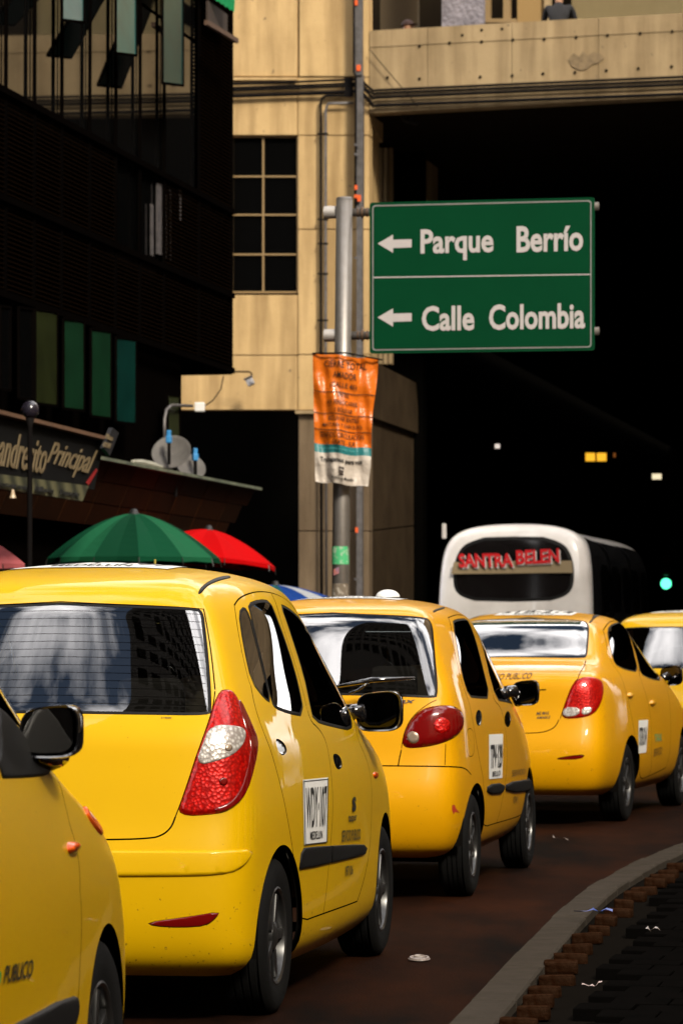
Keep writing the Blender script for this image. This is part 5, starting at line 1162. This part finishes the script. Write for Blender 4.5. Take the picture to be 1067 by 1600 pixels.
# ================================================================= hanging shop sign
SAx = on_plane(0, HOR, Vector((0, 0, 0)), Vector((1, 0, 0))) if 0 else Vector((-.0987*31, 31, 0))
def G_(px, py, off=0.0): return on_plane(px, py, SAx+N*off, N)
sg = thing('shop_sign', 'long black hanging shop sign with slanted cream lettering above a striped strip', 'sign', G_(80, 700)); q = sg.location
bm = bmesh.new(); prism(bm, [G_(-90, 632)-q, G_(163, 690)-q, G_(147, 765)-q, G_(-90, 735)-q], -N*.06); obj('sign_board', bm, mat('sign_black', (.003, .003, .003), .8, spec=.1), sg)
bm = bmesh.new(); seg_box(bm, G_(-90, 623, .02)-q, G_(161, 685, .02)-q, .10, .035); obj('top_rail', bm, mat('rusty_rail', (.14, .07, .035), .7, noise=(8, .8, (.08, .04, .02))), sg)
def stripes():
    m = mat('striped_strip', (.16, .17, .08), .6); t = m.node_tree; p = t.nodes['Principled BSDF']; tc = t.nodes.new('ShaderNodeTexCoord'); wv = t.nodes.new('ShaderNodeTexWave'); wv.inputs['Scale'].default_value = 1.3; wv.bands_direction = 'DIAGONAL'; wv.inputs['Distortion'].default_value = 3
    t.links.new(tc.outputs['Object'], wv.inputs[0]); r = t.nodes.new('ShaderNodeValToRGB'); r.color_ramp.elements[0].color = (.02, .022, .010, 1); r.color_ramp.elements[1].color = (.11, .105, .05, 1); t.links.new(wv.outputs['Fac'], r.inputs[0]); t.links.new(r.outputs[0], p.inputs['Base Color']); return m
bm = bmesh.new(); prism(bm, [G_(-90, 729, .01)-q, G_(139, 759, .01)-q, G_(129, 783, .01)-q, G_(-90, 749, .01)-q], -N*.05); obj('sign_strip', bm, stripes(), sg)
CREAM = mat('cream_lettering', (.15, .11, .055), .6)
def text_px(name, s, quad, fn, m, parent, org, bold=.01, shear=0, n_=None, th=.008):
    v, f, _ = text_geo(s, bold, shear); Q = [fn(*p)-org for p in quad]; bm = bmesh.new(); vs = []
    for a_, b__ in v: vs.append(bm.verts.new(Q[0]*(1-a_)*(1-b__)+Q[1]*a_*(1-b__)+Q[2]*a_*b__+Q[3]*(1-a_)*b__))
    for t_ in f:
        try: bm.faces.new([vs[i] for i in t_])
        except ValueError: pass
    nn = (Q[1]-Q[0]).cross(Q[3]-Q[0]).normalized()
    r = bmesh.ops.extrude_face_region(bm, geom=bm.faces[:]); bmesh.ops.translate(bm, vec=nn*th, verts=[e for e in r['geom'] if isinstance(e, bmesh.types.BMVert)])
    return obj(name, bm, m, parent)
G2 = lambda x, y: G_(x, y, .012)
text_px('lettering', 'Sanandresito', [(-34, 722), (69, 741), (76, 688), (-27, 664)], G2, CREAM, sg, q, .005, .25); text_px('lettering', 'Principal', [(70, 733), (136, 752), (152, 704), (82, 690)], G2, CREAM, sg, q, .005, .25)
G3 = lambda x, y: G_(x, y, .022)
text_px('small_lettering', 'Papeleria   Restaurante   Billares   Tamayo', [(-60, 753), (122, 779), (124, 768), (-60, 744)], G3, BLACK, sg, q, .01, .2)
bm = bmesh.new(); prism(bm, [G_(134, 754, .013)-q, G_(150, 732, .013)-q, G_(152, 735, .013)-q, G_(138, 758, .013)-q], N*.004); obj('red_stripe', bm, mat('sign_red', (.25, .01, .01), .5), sg)
bm = bmesh.new(); prism(bm, [G_(162, 700, .1)-q, G_(176, 668, .1)-q, G_(186, 676, .1)-q, G_(172, 712, .1)-q], -N*.04); pp = obj('end_plate', bm, mat('plate_black', (.01, .01, .012), .5), sg)
G4 = lambda x, y: G_(x, y, .105)
text_px('plate_lettering', 'Plaza', [(164, 685), (175, 689), (177, 681), (166, 677)], G4, CREAM, pp, q, .01, .2); text_px('plate_lettering', '1224', [(160, 697), (171, 701), (173, 693), (162, 690)], G4, CREAM, pp, q, .01, .2)
# bell-shaped bulbs under the sign
bm = bmesh.new(); lathe(bm, [(.001, .05), (.012, .045), (.02, 0), (.03, -.03), (.001, -.03)], None, 12); o = obj('hanging_bulb', bm, mat('bulb_cream', (.5, .38, .25), .4)); o.location = G_(20, 773, .05); tag(o, 'small cream bulb hanging under the shop sign strip', 'bulb')
# lamp post with dark globe
lp = thing('lamp_post', 'slim black lamp post with a dark globe in front of the shop sign', 'lamp post', (at(47, 640, 29.5).x, 29.5, 0)); z = at(47, 640, 29.5).z
bm = bmesh.new(); tube(bm, [(0, 0, 0), (0, 0, .5), (0, 0, z-.15), (0, 0, z-.07)], [.045, .025, .022, .04], 14); obj('post', bm, PIPEB, lp, True)
bm = bmesh.new(); bmesh.ops.create_uvsphere(bm, u_segments=32, v_segments=20, radius=.078, matrix=Matrix.Translation((0, 0, z))); obj('globe', bm, mat('smoked_globe', (.016, .014, .022), .18, coat=.3), lp, True)

# ================================================================= umbrellas
def umbrella(label, px, py, Y, r, hgt, cols_, n=16, tilt=(0, 0), group='umbrellas of the street stalls', rz=0):
    ap = at(px, py, Y); t = thing('street_umbrella', label, 'umbrella', (ap.x, ap.y, 0), rz, group); T_ = Matrix.Translation((0, 0, ap.z)) @ Euler((tilt[0], tilt[1], 0)).to_matrix().to_4x4()
    ms = [mat('canvas', c, .8, spec=.05) for c in cols_]; bm = bmesh.new(); K = 9; rows_ = []
    for i in range(n*2):
        a_ = 2*math.pi*i/(n*2); rr = r if i % 2 == 0 else r*math.cos(math.pi/n)*.97; dr = 0 if i % 2 == 0 else .035
        rows_.append([bm.verts.new(T_ @ Vector((rr*k/K*math.cos(a_), rr*k/K*math.sin(a_), -hgt*(k/K)**1.7-dr*(k/K)**2*0+ (-.0 if i % 2 == 0 else -.02)*math.sin(math.pi*k/K)))) for k in range(1, K+1)]+[bm.verts.new(T_ @ Vector((rr*1.0*math.cos(a_), rr*1.0*math.sin(a_), -hgt-.055+(0 if i % 2 == 0 else .012))))])
    top = bm.verts.new(T_ @ Vector((0, 0, .0)))
    for i in range(n*2):
        A, B = rows_[i], rows_[(i+1) % (n*2)]; mi = (i//2) % len(ms)
        f = bm.faces.new((top, A[0], B[0])); f.material_index = mi
        for k in range(len(A)-1): f = bm.faces.new((A[k], A[k+1], B[k+1], B[k])); f.material_index = mi
    me = bpy.data.meshes.new('canopy'); bm.to_mesh(me); bm.free(); [me.materials.append(x) for x in ms]; link('canopy', me, None, t)
    me.polygons.foreach_set('use_smooth', [False]*len(me.polygons))
    for i in range(n):
        a_ = 2*math.pi*i/n; bm = bmesh.new(); tube(bm, [T_ @ Vector((r*f*math.cos(a_), r*f*math.sin(a_), -hgt*f**1.7-.015)) for f in (.05, .35, .7, 1.0)]+[T_ @ Vector((r*1.02*math.cos(a_), r*1.02*math.sin(a_), -hgt-.09))], .006, 5); obj('rib', bm, ALU, t)
    bm = bmesh.new(); tube(bm, [(0, 0, 0), T_ @ Vector((0, 0, -.02))], .02, 10); obj('pole', bm, ALU, t)
    bm = bmesh.new(); lathe(bm, [(.001, .05), (.03, .045), (.05, .01), (.07, -.02)], T_, 14); obj('finial', bm, BLACK, t, True)
umbrella('big green umbrella with ribbed panels above the nearest taxi roof', 209, 802, 36, .90, .47, [(.003, .05, .022), (.010, .090, .04), (.0025, .036, .016)], 12, rz=.12)
umbrella('bright red umbrella partly behind the green one', 326, 827, 41, .86, .36, [(.42, .001, .002)], 8, (0, .10), rz=.3)
umbrella('red umbrella standing low beyond the near taxi mirror', 533, 0, 1, .01, .01, [(0, 0, 0)], 8) if 0 else None
umbrella('pale pink umbrella edge at the far left', -56, 832, 33, .58, .30, [(.40, .10, .11)], 8)
umbrella('blue umbrella with white and teal stripes behind the small taxi', 430, 914, 42, .80, .20, [(.008, .04, .20), (.32, .34, .37), (.008, .04, .20), (.015, .09, .10)], 16, rz=.2)
if 0: pass
o = obj('cable_antenna', tube(bmesh.new(), [(0, 0, 0), (0, .02, .13)], .005, 6), mat('antenna_brass', (.25, .2, .02), .5)); o.location = at(242, 893, 14.2)-Vector((0, 0, .08)); tag(o, 'thin roof antenna standing on the big taxi', 'antenna'); o['_'] = 0; del o['_']

# ================================================================= direction sign on its pole
STEEL = mat('galvanised_steel', (.30, .28, .26), .45, .75, noise=(12, .5, (.22, .20, .18)), bump=(60, .15, .003)); CLAMP = mat('rusty_clamp', (.12, .07, .04), .6, .4, noise=(20, .8, (.04, .02, .01)))
SG = mat('sign_green', (.0006, .045, .016), .5, spec=.06, noise=(1.5, .5, (.0006, .036, .013))); SW = mat('sign_white', (.44, .41, .41), .5, noise=(30, .4, (.5, .47, .45)))
PY = 30.0; ptop = at(538, 309, PY); pole = thing('sign_pole', 'round galvanised steel pole carrying the green direction sign', 'pole', (ptop.x, PY, 0))
bm = bmesh.new(); xb = at(532, 935, PY).x-ptop.x; tube(bm, [(xb*1.3, 0, 0), (xb*.8, 0, 2.5), (0, 0, ptop.z)], [.078, .075, .071], 28); obj('post', bm, STEEL, pole, True)
bm = bmesh.new(); lathe(bm, [(.0, .01), (.06, .008), (.073, -.01)], Matrix.Translation((0, 0, ptop.z)), 28); obj('post_cap', bm, STEEL, pole, True)
q = pole.location
for yy in (329, 522):
    a_ = at(514, yy+1, PY)-q; b__ = at(942, yy-9, PY)-q; a_ += D*0; 
    A = Vector((a_.x, 0.11, a_.z)); B_ = A+N*2.37*1.0; B_.z = A.z-.0
    bm = bmesh.new(); tube(bm, [A, B_], .036, 16); obj('support_arm', bm, STEEL, pole, True); bm = bmesh.new(); tube(bm, [A-N*.03-D*.05, A+N*.07-D*.05], .055, 18); sc_ = obj('arm_collar', bm, mat('pale_steel', (.5, .47, .44), .4, .4), pole); smooth_by_angle(sc_, 40)
    bm = bmesh.new(); seg_box(bm, A+N*.02-UP*.08, A+N*.02+UP*.08, .05, .09); seg_box(bm, A+N*.27-UP*.07, A+N*.27+UP*.07, .03, .07); bmesh.ops.bevel(bm, geom=bm.edges[:], offset=.012, segments=2, affect='EDGES'); obj('arm_clamp', bm, STEEL, pole)
    for k in range(3):
        bm = bmesh.new(); lathe(bm, [(.03+.02*(k % 2), -.01), (.045+.01*(k % 2), 0), (.03, .012)], Matrix.Translation(A+N*(.26+k*.04)) @ Matrix.Rotation(SA, 4, 'Z') @ Matrix.Rotation(math.pi/2, 4, 'Y'), 14); obj('clamp_ring', bm, CLAMP, pole, True)
sp = thing('direction_sign', 'large green road sign with two white arrows and two place names', 'sign', at(578, 552, PY)); q = sp.location
PS = at(578, 430, PY)
def S_(px, py, off=0.0): return on_plane(px, py, PS-D*off, D)
def splate(name, pts, off, th, m, bev=0, parent=sp): bm = bmesh.new(); prism(bm, [S_(x, y, off)-q for x, y in pts], D*th); return obj(name, bm, m, parent)
def rrect(x0, y0, x1, y1, sk0, sk1, r, n=5):
    o_ = []
    for cx, cy, a0 in ((x1-r, y0+r, -90), (x1-r, y1-r, 0), (x0+r, y1-r, 90), (x0+r, y0+r, 180)):
        for k in range(n+1): a_ = R(a0+90*k/n); o_.append((cx+r*math.cos(a_), cy+r*math.sin(a_)))
    return [(x, y+(sk0+(sk1-sk0)*(y-y0)/(y1-y0))*(x-x0)/(x1-x0)) for x, y in o_]
splate('sign_panel', rrect(577.5, 316, 928.5, 552, -8.5, -5, 4), 0, .03, SG)
def border(outer, inner, off):
    bm = bmesh.new(); a_ = [bm.verts.new(S_(x, y, off)-q) for x, y in outer]; b__ = [bm.verts.new(S_(x, y, off)-q) for x, y in inner]; n = len(a_)
    for i in range(n): bm.faces.new((a_[i], a_[(i+1) % n], b__[(i+1) % n], b__[i]))
    bmesh.ops.solidify(bm, geom=bm.faces[:], thickness=.0015); return obj('white_border', bm, SW, sp)
border(rrect(581.5, 320, 924, 547.5, -8, -5, 5), rrect(583.3, 322, 922.2, 545.7, -8, -5, 4), .003)
splate('dividing_line', [(583, 432.2), (922.5, 427.4), (922.5, 429), (583, 434)], .003, .0015, SW)
for dy in (0, 115.5): splate('arrow', [(590, 380+dy), (614, 366+dy), (614, 374+dy), (643, 373.3+dy), (643, 386+dy), (614, 387+dy), (614, 394.5+dy)], .003, .0015, SW)
SF = lambda x, y: S_(x, y, .002)
text_px('lettering', 'Parque', [(657, 407.5), (771, 405), (771, 355.5), (657, 358)], SF, SW, sp, q, .027, th=.002); text_px('lettering', 'Berrío', [(807, 394.5), (911, 391.5), (911, 350), (807, 353)], SF, SW, sp, q, .027, th=.002)
text_px('lettering', 'Calle', [(659, 517), (741, 516), (741, 476), (659, 478)], SF, SW, sp, q, .027, th=.002); text_px('lettering', 'Colombia', [(764, 515.5), (914, 513), (914, 472), (764, 475.5)], SF, SW, sp, q, .027, th=.002)
for x, y in ((692, 332), (810, 330), (692, 403), (810, 405), (692, 445), (810, 447), (692, 535), (810, 530)):
    bm = bmesh.new(); lathe(bm, [(.001, .003), (.006, .002), (.008, 0)], Matrix.Translation(S_(x, y, .001)-q) @ Matrix.Rotation(SA, 4, 'Z') @ Matrix.Rotation(math.pi/2, 4, 'X'), 8); obj('rivet', bm, SG, sp)

# ================================================================= closure banner tied to the pole
bn = thing('closure_banner', 'wrinkled orange and white street closure banner tied round the sign pole', 'banner', at(533, 760, 29.85)); q = bn.location
Cb = [(488.5, 551), (590, 561), (575, 761), (492.5, 752)]
def Bn(u, v, off=0.0):     # u 0..1 left-right, v 0..1 bottom-top
    x = (Cb[3][0]*(1-v)+Cb[0][0]*v)*(1-u)+(Cb[2][0]*(1-v)+Cb[1][0]*v)*u; y = (Cb[3][1]*(1-v)+Cb[0][1]*v)*(1-u)+(Cb[2][1]*(1-v)+Cb[1][1]*v)*u
    uc = .46; w_ = max(0, 1-((u-uc)/.26)**2); dy = -.065*w_+.02*math.sin(u*9+v*4)*(.4+v*(1-v)*2)+.010*math.sin(v*23+u*7)+.008*math.sin(u*31+v*11)+.02*abs(u-uc)
    x += 1.5*math.sin(v*9)*(1 if u > .9 else 0)
    y += 1.2*math.sin(u*12)
    return at(x, y, 29.86+dy-off)-q
def cloth(v0, v1, m, name):
    nu, nv = 40, max(4, int((v1-v0)*70)); bm = bmesh.new(); g_ = [[bm.verts.new(Bn(i/nu, v0+(v1-v0)*j/nv)) for i in range(nu+1)] for j in range(nv+1)]
    for j in range(nv):
        for i in range(nu): bm.faces.new((g_[j][i], g_[j][i+1], g_[j+1][i+1], g_[j+1][i]))
    o = obj(name, bm, m, bn, True); return o
BO = mat('banner_orange', (.62, .14, .008), .28, noise=(6, .6, (.72, .15, .01)), bump=(9, .6, .03), coat=.4); BT = mat('banner_teal', (.02, .17, .18), .4, bump=(12, .5, .02)); BW = mat('banner_white', (.52, .46, .40), .5, noise=(5, .5, (.35, .30, .25)), bump=(12, .6, .03))
cloth(.30, 1, BO, 'orange_field'); cloth(.235, .30, BT, 'teal_band'); cloth(0, .235, BW, 'white_field')
BL2 = mat('banner_print', (.035, .02, .012), .6)
def btext(s, u0, u1, v0, v1, m=BL2, bold=.004):
    v, f, _ = text_geo(s, bold, 0); bm = bmesh.new(); bmv = [bm.verts.new((a_, b__, 0)) for a_, b__ in v]
    for t_ in f:
        try: bm.faces.new([bmv[i] for i in t_])
        except ValueError: pass
    for v_ in bm.verts: a_, b__ = v_.co.x, v_.co.y; v_.co = Bn(u0+(u1-u0)*a_, v0+(v1-v0)*b__, .010)
    obj('printed_line', bm, m, bn)
for s, u0, u1, yc, h in (('CIERRE TOTAL', .18, .84, 570, 10.5), ('AMADOR', .32, .69, 586.5, 10), ('(CALLE 46)', .27, .70, 603.5, 10.5), ('ENTRE', .40, .58, 617.5, 7), ('AV. FERROCARRIL', .22, .73, 629.5, 7), ('Y BOLIVAR', .34, .65, 641.5, 7), ('BOLIVAR ENTRE', .25, .76, 655, 7), ('MATURIN Y SAN JUAN', .15, .82, 666, 7.5), ('SENTIDO CIRCULACION', .10, .86, 681, 8), ('NORTE - SUR', .32, .72, 692, 7.5)):
    vc = 1-(yc-556)/201; btext(s, u0, u1, vc-h/402, vc+h/402)
for yc in (614, 648, 673.5): vc = 1-(yc-556)/201; bm = bmesh.new(); n = 24; A_ = [(bm.verts.new(Bn(i/n, vc-.003, .01)), bm.verts.new(Bn(i/n, vc+.003, .01))) for i in range(n+1)]; [bm.faces.new((a_[0], b__[0], b__[1], a_[1])) for a_, b__ in zip(A_, A_[1:])]; obj('printed_rule', bm, BL2, bn)
btext('Trabajamos para vos', .10, .86, .155, .205, BLACK, .03); btext('Alcaldia de Medellin', .30, .72, .035, .06, BLACK, .01)
for u0, u1, v0, v1 in ((.44, .54, .115, .135), (.44, .53, .088, .108), (.45, .53, .07, .085)): bm = bmesh.new(); bm.faces.new([bm.verts.new(Bn(u, v, .011)) for u, v in ((u0, v0), (u1, v0), (u1, v1), (u0, v1))]); obj('printed_crest', bm, BL2, bn)
btext('~ nnnnnn nn nn ~', .08, .80, .262, .275, mat('teal_print', (.10, .4, .4), .5), .01)
bm = bmesh.new(); tube(bm, [at(488, 552, 29.84)-q, at(540, 551, 29.74)-q, at(597, 562, 29.84)-q], .008, 6); obj('tie_cord', bm, PIPEB, bn)
def sticker(label, x, y0, y1, w_, m, rot=0):
    P_ = at(x, (y0+y1)/2, PY); rr = .079; bm = bmesh.new(); n = 10; g_ = []
    for j, yy in enumerate((y1, y0)):
        z_ = at(x, yy, PY).z; g_.append([bm.verts.new((rr*math.sin((i/n-.5)*w_/rr), -rr*math.cos((i/n-.5)*w_/rr), z_-P_.z+rot*(i/n-.5))) for i in range(n+1)])
    for i in range(n): bm.faces.new((g_[0][i], g_[0][i+1], g_[1][i+1], g_[1][i]))
    o = obj('pole_sticker', bm, m); o.location = P_; return tag(o, label, 'sticker')
sticker('torn green sticker wrapped round the lower sign pole', 532, 854, 882, .20, mat('sticker_green', (.06, .42, .17), .6, noise=(25, .8, (.4, .5, .38), .5, .6)))
sticker('faded small red and blue sticker low on the sign pole', 525.5, 888, 898, .05, mat('sticker_faded', (.35, .10, .06), .7, noise=(30, .8, (.1, .12, .25))), .02)
sticker('dirty white paper scraps at the foot of the pole', 532, 912, 934, .16, mat('sticker_white', (.4, .36, .3), .8, noise=(30, .9, (.12, .09, .06), .4, .5)))

# ================================================================= white bus
WB = mat('bus_white', (.80, .77, .74), .35, coat=.6, noise=(1.2, .5, (.44, .41, .38))); BK = mat('bus_black', (.012, .012, .013), .25, coat=.6)
rows_b = [(.2, .5, 1.08, .45, 8.3, .5, .3), (.08, .6, 1.13, .6, 8.4, .6, .3), (.0, 1.0, 1.15, 1.0, 8.5, 1.0, .3), (.0, 1.5, 1.15, 1.5, 8.5, 1.5, .3), (.03, 2.0, 1.14, 2.0, 8.45, 2.0, .3),
 (.08, 2.4, 1.12, 2.35, 8.4, 2.4, .3), (.13, 2.68, 1.08, 2.58, 8.3, 2.65, .3), (.18, 2.85, 1.0, 2.72, 8.2, 2.8, .3), (.26, 2.97, .86, 2.84, 8.05, 2.92, .3), (.38, 3.02, .55, 2.96, 7.9, 3.0, .25), (.6, 3.03, .25, 3.02, 7.7, 3.03, .2), (.9, 3.04, 0, 3.04, 7.5, 3.04, .1)]
bl = (2.47, 50.0, 0); by = R(11.4)
bus = thing('bus', 'white bus with black oval rear window lettered in red under the bridge', 'bus', bl, -by); shb = Shell(rows_b, bl, by, .03, (.0, .05)); BB = Body(shb, bus)
st = shb.px([(806, 838), (850, 839), (880, 849), (892, 866), (897, 890), (896, 918), (884, 932), (860, 939), (806, 941)])
st[0, 0] = st[-1, 0] = -.4; rwb = dense(np.concatenate([st[:1], chaikin(st[1:-1], 2, False), st[-1:]])); BB.glass('rear_window', rwb, mat('bus_glass', (.006, .005, .005), .1, spec=.3), RUB, .05, 'merge')
for k in range(5):
    y0 = 1.2+k*1.35; o = BB.outline([(y0, 1.75), (y0, 2.45), (y0+1.2, 2.45), (y0+1.2, 1.75)], 'side', 1); BB.patch('side_window', o, WGL, .012, .02, .003)
0 and BB.gap([(.42, .1), (.40, 1.5), (.42, 2.3), (.60, 2.66), (1.2, 2.78), (7.8, 2.78), (8.3, 2.6), (8.36, .1)], .03, 'side', 1)
so = BB.outline([(.42, .55), (.40, 2.3), (.46, 2.6), (.75, 2.80), (1.2, 2.86), (7.8, 2.86), (8.2, 2.4), (8.2, .55)], 'side', 1); BB.hole(so); BB.patch('side_panel', so, BK, .002, 0, both='copy')
for yy in (2.45, 5.2): BB.strip('side_pillar', [(yy, .9), (yy, 1.8), (yy+.02, 2.5), (yy+.1, 2.82)], .09, WB, .016, 'copy', 'side')
BB.build(WB, VOID, [('body_shell', shb.px([(760, 830)])[0], 'merge')])
for o in list(bus.children):
    if o.name.startswith('side_panel'): o.data.materials.clear(); o.data.materials.append(BK)
for y in (1.9, 6.8):
    for sd in (1, -1): wheel(bus, y, sd*.98, .48, .28, .3, 6, sd)
BR = mat('bus_red_letters', (.62, .006, .012), .5, emit=((1, .02, .03), .0)); BWT = mat('bus_white_letters', (.6, .58, .56), .5)
fc = on_plane
def Bp(px, py, off=0.0): return on_plane(px, py, Vector((2.47, 50, 0))+D*(.10-off), D)
q = Vector(bl); Minv = Matrix.Rotation(by, 4, 'Z')
def btxt(s, quad, dx, dy, off, m):
    o = text_px('rear_lettering', s, [(x+dx, y+dy) for x, y in quad], lambda x, y: Bp(x, y, off), m, None, Vector((0, 0, 0)), .03, th=.004)
    for v_ in o.data.vertices: v_.co = Minv @ (v_.co-q)
    o.parent = bus
for s, qd in (('SANTRA', [(717, 887), (802, 886), (800, 864), (716, 865)]), ('BELEN', [(807, 882), (874, 879), (873, 857), (806, 860)])):
    btxt(s, qd, 2.2, 2.2, .085, BWT); btxt(s, qd, 0, 0, .10, BR)
# tan film band in the window
bm = bmesh.new(); prism(bm, [Minv @ (Bp(x, y, -.16)-q) for x, y in ((706, 876), (893, 874), (896, 894), (704, 896))], (0, .02, 0)) if 0 else prism(bm, [Minv @ (Bp(x, y, .06)-q) for x, y in ((709, 878), (893, 876), (895, 895), (705, 897))], (0, .01, 0)); obj('window_film', bm, mat('window_film', (.30, .23, .13), .6), bus)
bm = bmesh.new(); p = Minv @ (at(694, 830, 50.2)-q); box(bm, p, (.06, .06, .22), bev=.015); obj('marker_lamp', bm, WB, bus)

# ================================================================= out of frame: unseen buildings placed to shade and mirror
def vpt(u, v): return Vector((-1.84, 9.25, 0))+D*u+N*v        # u along the street, v right of its left edge
tw = thing('reflection_tower', 'tall dark unseen tower added behind the viewer for its reflection', 'building', (-4.75, -24, 0)); bm = bmesh.new(); box(bm, (0, 0, 70), (25.5, 12, 140)); obj('wall', bm, mat('tower_wall', (.02, .017, .014), .9, spec=.05), tw)  # unseen tower, placed and sized for its dark reflection in rear windows
tm = bpy.data.meshes.new('window'); bm = bmesh.new(); box(bm, (0, 0, 0), (1.3, .1, 1.6)); bm.to_mesh(tm); bm.free(); tm.materials.append(DARKW)
for a_ in range(12):
    for b__ in range(38): o = bpy.data.objects.new('window', tm); C.objects.link(o); o.parent = tw; o.location = (-11+a_*2, 6.02, 4+b__*3.5)
RW = mat('ochre_render', (.45, .30, .14), .9, noise=(1, .8, (.30, .2, .1)))
rb = thing('arcade_building', 'dark arcade building along the right side of the street', 'building', (0, 0, 0))
bm = bmesh.new(); prism(bm, [vpt(-60, 13), vpt(-60, 20), vpt(47, 20), vpt(47, 13)], (0, 0, 14)); obj('wall', bm, RW, rb)
bm = bmesh.new(); prism(bm, [vpt(14, 13.2), vpt(14, 20), vpt(46.5, 20), vpt(46.5, 13.2)], (0, 0, 12)); bmesh.ops.translate(bm, vec=(0, 0, 14), verts=bm.verts[:]); obj('upper_block', bm, RW, rb)
for k in range(16):
    bm = bmesh.new(); prism(bm, [vpt(-50+k*6, 12.9), vpt(-50+k*6, 13.1), vpt(-46+k*6, 13.1), vpt(-46+k*6, 12.9)], (0, 0, 3.6)); obj('shopfront', bm, VOID, rb)
    bm = bmesh.new(); prism(bm, [vpt(-50+k*6, 12.9), vpt(-50+k*6, 13.1), vpt(-46+k*6, 13.1), vpt(-46+k*6, 12.9)], (0, 0, 2)); bmesh.ops.translate(bm, vec=(0, 0, 6), verts=bm.verts[:]); obj('window', bm, WGL, rb)
BG = mat('brown_brickwork', (.06, .035, .02), .9, spec=.1, noise=(1, .8, (.03, .02, .012)))
for nm, lab, u0, u1, v0, v1, h in (('row_building', 'row of low brown buildings along the left side of the street', -90, 16, -14, -22, 8), ('end_building', 'brown building closing the street behind the viewer', -95, -90, -22, 22, 13)):
    t_ = thing(nm, lab, 'building', (0, 0, 0)); bm = bmesh.new(); prism(bm, [vpt(u0, v0), vpt(u0, v1), vpt(u1, v1), vpt(u1, v0)], (0, 0, h)); obj('wall', bm, BG, t_)
# ================================================================= the taxis
make_taxi1(); make_taxi2(); make_taxi3()
make_taxi_plain((-1.755, 6.2, 0), R(8), 'near yellow taxi at the left edge, black wing mirror and PUBLICO door', 'near')
make_taxi_plain((3.05, 33.0, 0), R(17), 'farthest yellow taxi, cut by the right edge of the view', 'far')
make_taxi_plain((-1.95, 18.9, 0), R(10), 'yellow taxi standing ahead of the big hatchback, seen only through its rear window', 'far')
rt = thing('stall_umbrella', 'low red stall umbrella behind the viewer', 'umbrella', (-5.1, -3.2, 0)); bm = bmesh.new()
lathe(bm, [(.001, 1.5), (.4, 1.42), (.8, 1.2), (.82, 1.1)], None, 16); obj('canopy', bm, mat('red_canvas', (.6, .01, .02), .8), rt); bm = bmesh.new(); tube(bm, [(0, 0, 0), (0, 0, 1.48)], .02, 8); obj('pole', bm, ALU, rt)
